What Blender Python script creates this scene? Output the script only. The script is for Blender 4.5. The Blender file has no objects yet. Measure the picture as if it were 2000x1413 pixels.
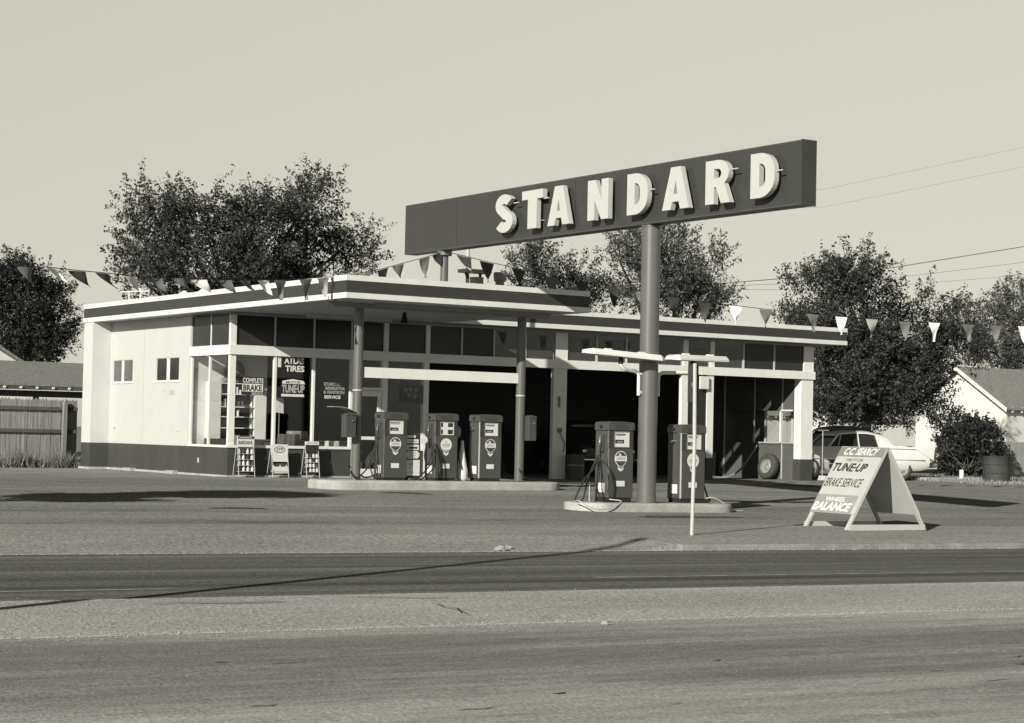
import bpy, math, random
import numpy as np
from mathutils import Vector, Matrix
random.seed(7)
SC = bpy.context.scene
COL = SC.collection

# ---------------------------------------------------------------- camera
cam = bpy.data.cameras.new('camera'); camo = bpy.data.objects.new('camera', cam); COL.objects.link(camo)
_r = Vector((0.8359092662589571, -0.5484512878856567, 0.02137483096953944))
_u = Vector((-0.038004645263515484, -0.018986010220111402, 0.9990971816366594))
_b = Vector((-0.547550313232315, -0.835966934891857, -0.036714278512690976))
camo.matrix_world = Matrix(((_r.x, _u.x, _b.x, -20.602656), (_r.y, _u.y, _b.y, -43.820684), (_r.z, _u.z, _b.z, 1.15), (0, 0, 0, 1)))
cam.sensor_width = 36.0; cam.lens = 36.0*3897/2000; cam.clip_end = 4000; cam.clip_start = 0.2
SC.camera = camo
# ---------------------------------------------------------------- light
AZ = math.atan2(0.494, 0.87); EL = math.atan(0.413)
W = bpy.data.worlds.new('World'); SC.world = W; W.use_nodes = True
nt = W.node_tree; nt.nodes.clear()
sky = nt.nodes.new('ShaderNodeTexSky'); sky.sky_type = 'NISHITA'; sky.sun_disc = False
sky.sun_elevation = EL; sky.sun_rotation = math.radians(270) - AZ
sky.air_density = 1.0; sky.dust_density = 2.0; sky.ozone_density = 1.0; sky.altitude = 1000
sep = nt.nodes.new('ShaderNodeSeparateColor'); comb = nt.nodes.new('ShaderNodeCombineColor')
bg = nt.nodes.new('ShaderNodeBackground'); out = nt.nodes.new('ShaderNodeOutputWorld')
TINT = (1.0, 0.980, 0.85)
nt.links.new(sky.outputs[0], sep.inputs[0])
ma = nt.nodes.new('ShaderNodeMath'); ma.operation = 'MULTIPLY'; ma.inputs[1].default_value = .62; nt.links.new(sep.outputs[0], ma.inputs[0])
mb_ = nt.nodes.new('ShaderNodeMath'); mb_.operation = 'MULTIPLY_ADD'; mb_.inputs[1].default_value = .38; nt.links.new(sep.outputs[1], mb_.inputs[0]); nt.links.new(ma.outputs[0], mb_.inputs[2])
mp_ = nt.nodes.new('ShaderNodeMath'); mp_.operation = 'POWER'; mp_.inputs[1].default_value = .4; nt.links.new(mb_.outputs[0], mp_.inputs[0])
for i in range(3):                       # black and white film behind a yellow filter, warm print tone
    a = nt.nodes.new('ShaderNodeMath'); a.operation = 'MULTIPLY'; a.inputs[1].default_value = 2.9*TINT[i]
    nt.links.new(mp_.outputs[0], a.inputs[0]); nt.links.new(a.outputs[0], comb.inputs[i])
# shaped sky: bright low down, dimmed overhead to cut ambient and deepen shadows
tcw = nt.nodes.new('ShaderNodeTexCoord'); sx = nt.nodes.new('ShaderNodeSeparateXYZ'); nt.links.new(tcw.outputs['Generated'], sx.inputs[0])
cr = nt.nodes.new('ShaderNodeValToRGB'); nt.links.new(sx.outputs[2], cr.inputs[0]); e_ = cr.color_ramp.elements
for i_, (p_, v_) in enumerate(((0, .57), (.08, .60), (.235, .72), (.30, .36), (.42, .12), (1.0, .06))):
    el_ = e_[i_] if i_ < 2 else e_.new(p_)
    el_.position = p_; el_.color = (v_, v_, v_, 1)
vm = nt.nodes.new('ShaderNodeVectorMath'); vm.operation = 'MULTIPLY'; nt.links.new(comb.outputs[0], vm.inputs[0]); nt.links.new(cr.outputs[0], vm.inputs[1])
nt.links.new(vm.outputs[0], bg.inputs[0]); bg.inputs[1].default_value = 0.15
nt.links.new(bg.outputs[0], out.inputs[0])
sun = bpy.data.lights.new('sun', 'SUN'); sun.energy = 5.0; sun.angle = math.radians(0.55); sun.color = TINT
suno = bpy.data.objects.new('sun', sun); COL.objects.link(suno)
suno.rotation_euler = Vector((math.cos(AZ), math.sin(AZ), -0.413)).to_track_quat('-Z', 'Y').to_euler()
VS = SC.view_settings
VS.view_transform = 'Standard'; VS.look = 'None'; VS.gamma = 1.0; VS.use_curve_mapping = False; VS.exposure = 0.35

# ---------------------------------------------------------------- helpers
def gz(x, y, off=0.0):
    return .018*min(y, 0) - .009*min(max(x, -25), 14)*min(max(-y/13, 0), 1) + off

MATS = {}
def mat(name, alb, rough=0.75, var=0.12, scale=3.0, bump=0.0, bscale=40.0, spec=0.35, metal=0.0, stretch=(1, 1, 1), streak=0.0, fine=0.0):
    if name in MATS: return MATS[name]
    m = bpy.data.materials.new(name); m.use_nodes = True; n = m.node_tree.nodes; l = m.node_tree.links
    p = n['Principled BSDF']; p.inputs['Roughness'].default_value = rough; p.inputs['Metallic'].default_value = metal
    p.inputs['Specular IOR Level'].default_value = spec
    tc = n.new('ShaderNodeTexCoord'); mp = n.new('ShaderNodeMapping'); mp.inputs['Scale'].default_value = stretch
    l.new(tc.outputs['Object'], mp.inputs['Vector'])
    t = n.new('ShaderNodeTexNoise'); t.inputs['Scale'].default_value = scale; t.inputs['Detail'].default_value = 8; t.inputs['Roughness'].default_value = 0.65
    l.new(mp.outputs[0], t.inputs['Vector'])
    r = n.new('ShaderNodeMapRange'); r.inputs['From Min'].default_value = .3; r.inputs['From Max'].default_value = .7
    r.inputs['To Min'].default_value = 1-var; r.inputs['To Max'].default_value = 1+var
    l.new(t.outputs[0], r.inputs['Value'])
    last = r.outputs[0]
    if fine:
        t2 = n.new('ShaderNodeTexNoise'); t2.inputs['Scale'].default_value = bscale; t2.inputs['Detail'].default_value = 4; l.new(tc.outputs['Object'], t2.inputs['Vector'])
        r2 = n.new('ShaderNodeMapRange'); r2.inputs['From Min'].default_value = .3; r2.inputs['From Max'].default_value = .7
        r2.inputs['To Min'].default_value = 1-fine; r2.inputs['To Max'].default_value = 1+fine; l.new(t2.outputs[0], r2.inputs['Value'])
        mm = n.new('ShaderNodeMath'); mm.operation = 'MULTIPLY'; l.new(last, mm.inputs[0]); l.new(r2.outputs[0], mm.inputs[1]); last = mm.outputs[0]
    mul = n.new('ShaderNodeMath'); mul.operation = 'MULTIPLY'; mul.inputs[1].default_value = alb; l.new(last, mul.inputs[0])
    l.new(mul.outputs[0], p.inputs['Base Color'])
    if bump:
        bn = n.new('ShaderNodeTexNoise'); bn.inputs['Scale'].default_value = bscale; bn.inputs['Detail'].default_value = 5; l.new(tc.outputs['Object'], bn.inputs['Vector'])
        bp = n.new('ShaderNodeBump'); bp.inputs['Strength'].default_value = bump; bp.inputs['Distance'].default_value = 0.02
        l.new(bn.outputs[0], bp.inputs['Height']); l.new(bp.outputs[0], p.inputs['Normal'])
    MATS[name] = m
    return m

def ground_mat(name, layers, rough=0.9, bump=0.25):
    """layers: list of (stretch xyz, scale, lo, hi) multiplied on base; first item is the base value"""
    if name in MATS: return MATS[name]
    m = bpy.data.materials.new(name); m.use_nodes = True; n = m.node_tree.nodes; l = m.node_tree.links
    p = n['Principled BSDF']; p.inputs['Roughness'].default_value = 1.0; p.inputs['Specular IOR Level'].default_value = 0.0
    tc = n.new('ShaderNodeTexCoord'); last = None
    for k, (st, sc_, lo, hi, f0, f1) in enumerate(layers[1:]):
        mp = n.new('ShaderNodeMapping'); mp.inputs['Scale'].default_value = st; mp.inputs['Location'].default_value = (k*7.3, k*3.1, 0)
        l.new(tc.outputs['Object'], mp.inputs['Vector'])
        t = n.new('ShaderNodeTexNoise'); t.inputs['Scale'].default_value = sc_; t.inputs['Detail'].default_value = 6; t.inputs['Roughness'].default_value = .6
        l.new(mp.outputs[0], t.inputs['Vector'])
        r = n.new('ShaderNodeMapRange'); r.inputs['From Min'].default_value = f0; r.inputs['From Max'].default_value = f1
        r.inputs['To Min'].default_value = lo; r.inputs['To Max'].default_value = hi; l.new(t.outputs[0], r.inputs['Value'])
        if last is None: last = r.outputs[0]
        else:
            mm = n.new('ShaderNodeMath'); mm.operation = 'MULTIPLY'; l.new(last, mm.inputs[0]); l.new(r.outputs[0], mm.inputs[1]); last = mm.outputs[0]
    mul = n.new('ShaderNodeMath'); mul.operation = 'MULTIPLY'; mul.inputs[1].default_value = layers[0]; l.new(last, mul.inputs[0])
    l.new(mul.outputs[0], p.inputs['Base Color'])
    bn = n.new('ShaderNodeTexNoise'); bn.inputs['Scale'].default_value = 25; bn.inputs['Detail'].default_value = 6; l.new(tc.outputs['Object'], bn.inputs['Vector'])
    bp = n.new('ShaderNodeBump'); bp.inputs['Strength'].default_value = bump; bp.inputs['Distance'].default_value = 0.015
    l.new(bn.outputs[0], bp.inputs['Height']); l.new(bp.outputs[0], p.inputs['Normal'])
    MATS[name] = m
    return m

def glass_mat(name, tint=0.9, dirt=0.0):
    if name in MATS: return MATS[name]
    m = bpy.data.materials.new(name); m.use_nodes = True; n = m.node_tree.nodes; l = m.node_tree.links
    for x in list(n): n.remove(x)
    o = n.new('ShaderNodeOutputMaterial'); mx = n.new('ShaderNodeMixShader'); fr = n.new('ShaderNodeMath'); fr.operation = 'MULTIPLY_ADD'; fr.inputs[1].default_value = .9; fr.inputs[2].default_value = .035
    lw = n.new('ShaderNodeLayerWeight'); lw.inputs[0].default_value = .5; pw = n.new('ShaderNodeMath'); pw.operation = 'POWER'; pw.inputs[1].default_value = 5
    l.new(lw.outputs['Facing'], pw.inputs[0]); l.new(pw.outputs[0], fr.inputs[0])
    tr = n.new('ShaderNodeBsdfTransparent'); tr.inputs[0].default_value = (tint, tint, tint, 1)
    gl = n.new('ShaderNodeBsdfGlossy'); gl.inputs['Roughness'].default_value = .02
    l.new(fr.outputs[0], mx.inputs[0]); l.new(tr.outputs[0], mx.inputs[1]); l.new(gl.outputs[0], mx.inputs[2])
    if dirt:
        df = n.new('ShaderNodeBsdfDiffuse'); df.inputs[0].default_value = (.5, .5, .5, 1); m2 = n.new('ShaderNodeMixShader'); m2.inputs[0].default_value = dirt
        l.new(mx.outputs[0], m2.inputs[1]); l.new(df.outputs[0], m2.inputs[2]); l.new(m2.outputs[0], o.inputs[0])
    else: l.new(mx.outputs[0], o.inputs[0])
    MATS[name] = m
    return m

def rootloc(o):
    while o is not None and o.parent is not None: o = o.parent
    return o.location.copy() if o is not None else Vector((0, 0, 0))

def rx(v, c, k):
    return v

class MB:
    def __init__(s): s.v = []; s.f = []; s.m = []
    def add(s, vs, fs, m=0):
        b = len(s.v); s.v += [tuple(x) for x in vs]; s.f += [tuple(b+i for i in f) for f in fs]; s.m += [m]*len(fs); return s
    def box(s, x0, x1, y0, y1, z0, z1, m=0):
        v = [(x0, y0, z0), (x1, y0, z0), (x1, y1, z0), (x0, y1, z0), (x0, y0, z1), (x1, y0, z1), (x1, y1, z1), (x0, y1, z1)]
        return s.add(v, [(0, 3, 2, 1), (4, 5, 6, 7), (0, 1, 5, 4), (1, 2, 6, 5), (2, 3, 7, 6), (3, 0, 4, 7)], m)
    def obox(s, o, a, b, c, m=0):
        o, a, b, c = map(Vector, (o, a, b, c))
        v = [o, o+a, o+a+b, o+b, o+c, o+a+c, o+a+b+c, o+b+c]
        return s.add(v, [(0, 3, 2, 1), (4, 5, 6, 7), (0, 1, 5, 4), (1, 2, 6, 5), (2, 3, 7, 6), (3, 0, 4, 7)], m)
    def bar(s, p, q, w, h, m=0, up=(0, 0, 1)):
        p, q, up = Vector(p), Vector(q), Vector(up); d = (q-p); a = d.normalized().cross(up)
        if a.length < 1e-4: a = Vector((1, 0, 0))
        a.normalize(); c = a.cross(d.normalized()).normalized()
        return s.obox(p-a*w/2-c*h/2, a*w, d, c*h, m)
    def quad(s, a, b, c, d, m=0): return s.add([a, b, c, d], [(0, 1, 2, 3)], m)
    def prism(s, pts, ext, m=0):
        n = len(pts); e = Vector(ext); v = [Vector(p) for p in pts]; v += [p+e for p in v]
        fs = [tuple(range(n-1, -1, -1)), tuple(range(n, 2*n))] + [(i, (i+1) % n, n+(i+1) % n, n+i) for i in range(n)]
        return s.add(v, fs, m)
    def tube(s, path, r, n=8, m=0, caps=True):
        path = [Vector(p) for p in path]; rr = r if isinstance(r, (list, tuple)) else [r]*len(path)
        b = len(s.v); prev = None; N = len(path)
        for i, p in enumerate(path):
            d = (path[min(i+1, N-1)] - path[max(i-1, 0)]).normalized()
            if prev is None:
                a = d.cross(Vector((0, 0, 1)));
                if a.length < 1e-3: a = d.cross(Vector((0, 1, 0)))
            else: a = prev - d*prev.dot(d)
            a.normalize(); prev = a; c = d.cross(a)
            for k in range(n):
                t = 2*math.pi*k/n; s.v.append(tuple(p + a*math.cos(t)*rr[i] + c*math.sin(t)*rr[i]))
        for i in range(N-1):
            for k in range(n):
                s.f.append((b+i*n+k, b+i*n+(k+1) % n, b+(i+1)*n+(k+1) % n, b+(i+1)*n+k)); s.m.append(m)
        if caps:
            s.f.append(tuple(b+k for k in range(n-1, -1, -1))); s.m.append(m)
            s.f.append(tuple(b+(N-1)*n+k for k in range(n))); s.m.append(m)
        return s
    def cyl(s, p, q, r0, r1=None, n=16, m=0): return s.tube([p, q], [r0, r0 if r1 is None else r1], n, m)
    def lathe(s, prof, c, axis='z', n=24, m=0):
        b = len(s.v); c = Vector(c)
        for (r, h) in prof:
            for k in range(n):
                t = 2*math.pi*k/n; a, d = r*math.cos(t), r*math.sin(t)
                s.v.append(tuple(c + (Vector((a, d, h)) if axis == 'z' else Vector((a, h, d)) if axis == 'y' else Vector((h, a, d)))))
        for i in range(len(prof)-1):
            for k in range(n):
                s.f.append((b+i*n+k, b+i*n+(k+1) % n, b+(i+1)*n+(k+1) % n, b+(i+1)*n+k)); s.m.append(m)
        return s
    def build(s, name, mats, parent=None, smooth=False, bevel=0.0):
        me = bpy.data.meshes.new(name); off = rootloc(parent) if parent is not None else Vector((0, 0, 0))
        vs = [(x-off.x, y-off.y, z-off.z) for x, y, z in s.v] if off.length > 0 else s.v
        me.from_pydata(vs, [], s.f)
        if not isinstance(mats, (list, tuple)): mats = [mats]
        for mm in mats: me.materials.append(mm)
        me.polygons.foreach_set('material_index', s.m)
        if smooth:
            me.polygons.foreach_set('use_smooth', [True]*len(me.polygons))
            me.set_sharp_from_angle(angle=math.radians(40))
        me.update()
        o = bpy.data.objects.new(name, me); COL.objects.link(o)
        if parent is not None: o.parent = parent
        if bevel:
            md = o.modifiers.new('bevel', 'BEVEL'); md.width = bevel; md.segments = 2; md.limit_method = 'ANGLE'
        return o

def tag(o, label=None, cat=None, group=None, kind=None):
    if label: o['label'] = label
    if cat: o['category'] = cat
    if group: o['group'] = group
    if kind: o['kind'] = kind
    return o

def empty(name, loc, label, cat, group=None):
    o = bpy.data.objects.new(name, None); o.location = loc; o.empty_display_size = .2; COL.objects.link(o)
    return tag(o, label, cat, group)

def copy_tree(o, parent=None):
    c = o.copy(); COL.objects.link(c)
    if parent is not None: c.parent = parent
    for ch in list(o.children): copy_tree(ch, c)
    return c

def text(s, mt, parent, origin, right, up, height, width=None, depth=0.004, bold=0.0, shear=0.0, name='lettering', spacing=1.0):
    """one line of flat raised lettering; origin is the lower-left corner of its box"""
    c = bpy.data.curves.new(name, 'FONT'); c.body = s; c.size = 1.0; c.offset = bold; c.shear = shear; c.space_character = spacing; c.resolution_u = 3
    t = bpy.data.objects.new(name, c); me0 = t.to_mesh()
    co = np.array([v.co[:] for v in me0.vertices]); fs = [tuple(p.vertices) for p in me0.polygons]
    t.to_mesh_clear(); bpy.data.objects.remove(t); bpy.data.curves.remove(c)
    mn, mx = co.min(0), co.max(0)
    sy = height/(mx[1]-mn[1]); sx = sy if width is None else width/(mx[0]-mn[0])
    R_, U_ = Vector(right).normalized(), Vector(up).normalized(); N_ = R_.cross(U_)
    mb = MB(); O = Vector(origin)
    pts = [O + R_*((x-mn[0])*sx) + U_*((y-mn[1])*sy) for x, y, z in co]
    n = len(pts); vs = [p + N_*depth for p in pts] + pts
    edges = {}
    for f in fs:
        for i in range(len(f)):
            e = (f[i], f[(i+1) % len(f)]); edges[e] = 1
    side = [(b, a, a+n, b+n) for (a, b) in edges if (b, a) not in edges]
    mb.add(vs, fs + side, 0)
    return mb.build(name, mt, parent)

# ---------------------------------------------------------------- materials
WHITE = mat('white_paint', .65, .55, .06, 2.0, stretch=(2, 2, .5), fine=.02)
WHITE2 = mat('white_trim', .62, .5, .08, 1.5, stretch=(2, 2, .6))
OFFW = mat('offwhite_enamel', .62, .4, .05, 4.0)
DARKB = mat('dark_band_paint', .040, .45, .14, 2.5, stretch=(.6, .6, 3))
WAIN = mat('dark_wainscot_paint', .052, .6, .15, 1.6, stretch=(1, 1, .4), fine=.06)
SIGNM = mat('dark_sign_enamel', .043, .4, .07, 1.2)
SIGNEND = mat('dark_sign_end', .045, .45, .1, 2)
LETTER = mat('white_letter_enamel', .45, .35, .03, 3)
PUMP = mat('red_pump_enamel', .060, .32, .08, 4.0, spec=.5, fine=.03)
PUMPD = mat('dark_grille', .028, .5, .1, 8)
CHROME = mat('chrome', .62, .22, .05, 6, metal=1.0)
BLACK = mat('black_rubber', .018, .7, .2, 6)
POLE = mat('grey_pole_paint', .105, .36, .08, 3, spec=.5, stretch=(1, 1, .3))
STEEL = mat('grey_steel', .26, .5, .15, 5)
LSTEEL = mat('light_steel', .42, .45, .1, 5)
PLATE = mat('white_plate', .60, .5, .06, 14)
INK = mat('black_ink', .03, .6, .1, 9)
GREYINK = mat('grey_ink', .17, .6, .1, 9)
MIDPAINT = mat('mid_grey_sign_paint', .19, .6, .08, 5)
CONC = ground_mat('island_concrete', [.35, ((1, 1, 1), 2.5, .78, 1.2, .3, .7), ((1, 1, 1), 22, .85, 1.15, .3, .7)])
SOFFIT = mat('soffit_paint', .34, .6, .12, 1.5)
ROOF = mat('roof_gravel', .3, .9, .2, 8)
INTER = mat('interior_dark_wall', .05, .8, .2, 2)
INTERL = mat('interior_light_wall', .68, .7, .08, 2)
DARKG = mat('dark_painted_glass', .026, .16, .25, .8, spec=.22)
GREYG = mat('grey_obscured_glass', .075, .18, .25, 1.0, spec=.6)
GLASS = glass_mat('window_glass', .96)
GLASSD = glass_mat('dusty_window_glass', .86, .05)
WOOD = mat('weathered_board', .20, .85, .5, 3.0, stretch=(7, 7, .35), fine=.2, bscale=30)
RAIL = mat('dark_weathered_rail', .075, .85, .3, 4)
SHING = mat('shingle_roof', .19, .95, .25, 9, fine=.3, bscale=26, bump=.4)
BARK = mat('bark', .085, .9, .3, 6)
RUST = mat('rusty_drum', .042, .7, .3, 4)

# ---------------------------------------------------------------- setting
def sheet(name, x0, x1, ys, off, m, edge=0.0, xs=None, kind='structure'):
    """a strip that follows the slope of the ground; ys: list of (y, extra z)"""
    base = sorted(set([x0, x1] + [x for x in (xs or [-25, -15, -5, 0, 5, 14]) if x0 < x < x1])); mb = MB(); v = []
    Y = []
    for i, (y, e) in enumerate(ys):
        Y.append((y, e))
        if i+1 < len(ys):
            y2, e2 = ys[i+1]
            for k in (0, -13):
                if y < k < y2: t = (k-y)/(y2-y); Y.append((k, e+(e2-e)*t))
    Y = sorted(Y)
    for y, e in Y:
        for x in base: v.append((x, y, gz(x, y, off+e)))
    n = len(base); fs = [(j*n+i, j*n+i+1, (j+1)*n+i+1, (j+1)*n+i) for j in range(len(Y)-1) for i in range(n-1)]
    mb.add(v, fs)
    o = mb.build(name, m); o['kind'] = kind
    return o
M_DIRT = ground_mat('dry_ground', [.24, ((1, 1, 1), .6, .75, 1.25, .3, .7), ((1, 1, 1), 9, .75, 1.25, .3, .7)])
M_FORE = ground_mat('forecourt_asphalt', [.228, ((.16, 1, 1), .55, .78, 1.16, .32, .68), ((.3, 1.2, 1), .9, .70, 1.0, .33, .42), ((.6, 3, 1), 2.6, .62, 1.0, .24, .30), ((.12, 1.6, 1), 1.6, .88, 1.12, .3, .7), ((1, .3, 1), 30, .5, 1.5, .3, .7)])
M_WALK = ground_mat('pale_concrete', [.268, ((.5, 3, 1), 2.2, .75, 1.0, .26, .31), ((.25, 1, 1), .9, .86, 1.13, .3, .7), ((1, .3, 1), 32, .55, 1.45, .3, .7)])
M_ROAD = ground_mat('road_asphalt', [.125, ((.012, 1, 1), 1.7, .66, 1.30, .33, .67), ((.03, 3, 1), 1.6, .84, 1.18, .3, .7), ((.2, 1, 1), .9, .92, 1.08, .3, .7), ((1, .3, 1), 36, .6, 1.4, .3, .7)])
M_MED = ground_mat('median_concrete', [.35, ((1.2, 3, 1), 2.0, .8, 1.0, .27, .33), ((.3, 1, 1), .8, .85, 1.14, .3, .7), ((1, .4, 1), 42, .5, 1.5, .3, .7)])
M_NEAR = ground_mat('near_asphalt', [.295, ((.35, 2.2, 1), 2.4, .62, 1.0, .27, .325), ((.25, 1.3, 1), 1.1, 1.0, 1.22, .58, .70), ((.05, .8, 1), .62, .66, 1.42, .38, .62), ((.3, 2.2, 1), 1.3, .9, 1.1, .3, .7), ((1.2, 4, 1), 2.2, .86, 1.1, .25, .6), ((1, .4, 1), 55, .58, 1.42, .3, .7)])
sheet('ground', -900, 1500, [(-600, 0), (-30, -.0), (14, 0), (2500, 0)], -.16, M_DIRT)
sheet('forecourt', -70, 31, [(-19.4, 0), (.12, 0)], 0, M_FORE, xs=[-25, 0, 14])
sheet('side_yard', -70, 120, [(.12, 0), (60, 0)], -.012, M_DIRT, xs=[-25, 0, 14])
sheet('yard_right', 31, 120, [(-19.4, 0), (.12, 0)], -.006, M_DIRT, xs=[40])
mb = MB(); v = []; X_ = [-70, -25, -10, -6, -4.2, -3.4, -2.62, 0, 5, 14, 40, 120]
for x in X_:
    k = min(1, max(0, (x+3.4)/.78))
    for y, e0, e1 in ((-20.966, -.15, -.15), (-20.96, -.112, -.13), (-20.82, -.105, -.034), (-20.3, -.072, -.018), (-19.4, .004, .006), (-17.35, .006, .006), (-17.30, -.02, -.02)): v.append((x, y, gz(x, y, e0+(e1-e0)*k)))
n = 7; mb.add(v, [(i*n+j, (i+1)*n+j, (i+1)*n+j+1, i*n+j+1) for i in range(len(X_)-1) for j in range(n-1)])
mb.build('sidewalk', M_WALK)['kind'] = 'structure'
sheet('road', -200, 300, [(-26.4, 0), (-20.93, 0)], -.12, M_ROAD, xs=[-25, 0, 14])
sheet('median', -200, 300, [(-28.755, -.06), (-28.75, -.004), (-28.2, .012), (-26.5, .03), (-26.4, .035), (-26.38, -.02)], -.12, M_MED, xs=[-25, -18, -10, 0, 14])
sheet('near_road', -200, 300, [(-70, 0), (-28.7, 0)], -.13, M_NEAR, xs=[-25, 0, 14])
# kerb
M_KERB = ground_mat('street_kerb', [.235, ((1, 1, 1), 2.5, .8, 1.2, .3, .7), ((1, 1, 1), 22, .85, 1.15, .3, .7)])
def kerb(x0, x1, name='kerb'):
    mb = MB(); N = max(2, int((x1-x0)/3)); prof = [(-20.95, -.13), (-20.945, -.055), (-20.93, -.037), (-20.905, -.03), (-20.815, -.03), (-20.815, -.09)]
    v = []
    for i in range(N+1):
        x = x0+(x1-x0)*i/N
        for y, e in prof: v.append((x, y, gz(x, y, e)))
    k = len(prof); fs = [(i*k+j, (i+1)*k+j, (i+1)*k+j+1, i*k+j+1) for i in range(N) for j in range(k-1)]
    fs += [tuple(range(k-1, -1, -1)), tuple(N*k+j for j in range(k))]
    o = mb.add(v, fs).build(name, M_KERB, smooth=True); o['kind'] = 'structure'
kerb(-2.6, 120)
def stripe(xa, xb, ya, yb, w):
    mb = MB(); v = []; N = 12
    for i in range(N+1):
        x = xa+(xb-xa)*i/N; y = ya+(yb-ya)*i/N; ww = w*(.8+.4*random.random())
        v += [(x, y-ww/2, gz(x, y-ww/2, -.116)), (x, y+ww/2, gz(x, y+ww/2, -.116))]
    mb.add(v, [(2*i, 2*i+2, 2*i+3, 2*i+1) for i in range(N)])
    o = mb.build('lane_marking', mat('worn_road_paint', .24, .8, .45, 6)); o['kind'] = 'structure'
stripe(-9.4, 1.0, -22.35, -22.7, .06); stripe(-6.9, 30, -24.75, -24.85, .11); stripe(-16, -12.4, -25.27, -25.24, .10)
# ---------------------------------------------------------------- pump islands
def island(x0, x1, y0, y1, h, label):
    t = empty('pump_island', ((x0+x1)/2, (y0+y1)/2, gz((x0+x1)/2, y0)), label, 'pump island')
    r = (y1-y0)/2*.92; yc = (y0+y1)/2; ring = []
    for k in range(13): a = -math.pi/2+math.pi*k/12; ring.append((x1-r+r*math.cos(a), yc+(y1-y0)/2*math.sin(a)))
    for k in range(13): a = math.pi/2+math.pi*k/12; ring.append((x0+r+r*math.cos(a), yc+(y1-y0)/2*math.sin(a)))
    lv = [(1.0, -.05), (1.0, h-.05), (.985, h-.02), (.95, h-.003), (.90, h)]
    v = []; n = len(ring); xc = (x0+x1)/2
    for (s, z) in lv:
        ins = (1-s)*.6
        for (x, y) in ring:
            d = Vector((x-xc, y-yc)); 
            nx = max(min(x, x1-r), x0+r); dd = Vector((x-nx, y-yc)); L = dd.length or 1
            xx, yy = x-dd.x/L*ins, y-dd.y/L*ins
            v.append((xx, yy, gz(xx, y0)+z))
    fs = [(j*n+i, j*n+(i+1) % n, (j+1)*n+(i+1) % n, (j+1)*n+i) for j in range(len(lv)-1) for i in range(n)]
    fs.append(tuple((len(lv)-1)*n+i for i in range(n)))
    MB().add(v, fs).build('kerb_block', CONC, t, smooth=True)
    return t
island(-.52, 5.85, -6.0, -4.7, .205, 'long pale concrete pump island under the canopy carrying three pumps')
island(1.02, 4.78, -13.5, -12.3, .165, 'shorter pale concrete pump island around the big round sign pole')
Z1, Z2 = .095, -.10
# ---------------------------------------------------------------- station building
B = empty('service_station', (0, 0, 0), 'long low white service station with dark striped flat roof and three open bays', 'building')
XR = 18.62; ZS = 3.955
# left wall, rear wall with wing, right wall
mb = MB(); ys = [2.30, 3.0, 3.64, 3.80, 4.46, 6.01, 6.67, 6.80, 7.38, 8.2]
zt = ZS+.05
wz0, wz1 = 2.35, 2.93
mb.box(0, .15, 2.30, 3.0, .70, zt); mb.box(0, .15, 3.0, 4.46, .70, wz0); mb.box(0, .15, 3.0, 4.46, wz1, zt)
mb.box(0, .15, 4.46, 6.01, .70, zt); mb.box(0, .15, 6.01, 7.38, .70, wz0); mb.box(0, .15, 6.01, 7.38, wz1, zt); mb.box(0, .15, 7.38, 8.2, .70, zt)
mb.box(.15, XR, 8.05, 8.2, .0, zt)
mb.build('wall', mat('side_wall_white_sun_dimmed', .475, .6, .04, 2.0, fine=.02), B)  # same white lowered in colour to offset the stronger sunlight on this side
MB().box(-.53, -.0, 7.55, 8.2, .70, zt-.04).build('wing_wall', mat('wing_white_sun_toned', .52, .6, .04, 2.0, fine=.02), B)  # white tone chosen so wing and wall match despite uneven sunlight
mb = MB(); mb.box(.015, .13, 3.64, 3.80, wz0, wz1); mb.box(.015, .13, 6.67, 6.80, wz0, wz1); mb.box(-.02, .03, 2.9, 4.56, wz0-.05, wz0-.003); mb.box(-.02, .03, 5.9, 7.45, wz0-.05, wz0-.003)
mb.box(-.004, .02, 2.31, 7.5, 3.0, 3.004)
mb.build('window_trim', WHITE2, B)


for (a, b) in ((2.36, 2.364), (5.25, 5.254), (7.46, 7.464)): MB().box(-.0025, -.0005, a, b, .71, 3.92).build('panel_joint', mat('wall_joint', .2, .8, .2, 3), B)
for (y, z, r) in ((7.15, 1.10, .03), (2.95, 1.05, .022), (3.9, 2.10, .02)): MB().lathe([(0, -.012), (r, -.012), (r, 0)], (0, y, z), 'x', 10).build('wall_fitting', STEEL, B)
MB().box(-.006, -.0005, 3.25, 3.55, 1.98, 2.10).build('wall_plate', mat('wall_plate', .38, .6, .1, 6), B)
MB().box(-.018, -.006, 1.62, 1.70, .30, .42).build('wall_outlet', LSTEEL, B)
for (a, b, g, r) in ((3.0, 3.64, DARKG, 0), (3.80, 4.46, DARKG, 0), (6.01, 6.67, GREYG, 1), (6.80, 7.38, GREYG, 1)):
    w = MB(); w.box(.02, .10, a, a+.012, wz0, wz1); w.box(.02, .10, b-.012, b, wz0, wz1); w.box(.02, .10, a+.012, b-.012, wz0, wz0+.012); w.box(.02, .10, a+.012, b-.012, wz1-.012, wz1)
    w = w.build('washroom_window', WHITE2, B); MB().box(.03, .045, a+.012, b-.012, wz0+.012, wz1-.012).build('pane', g, w)
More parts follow.
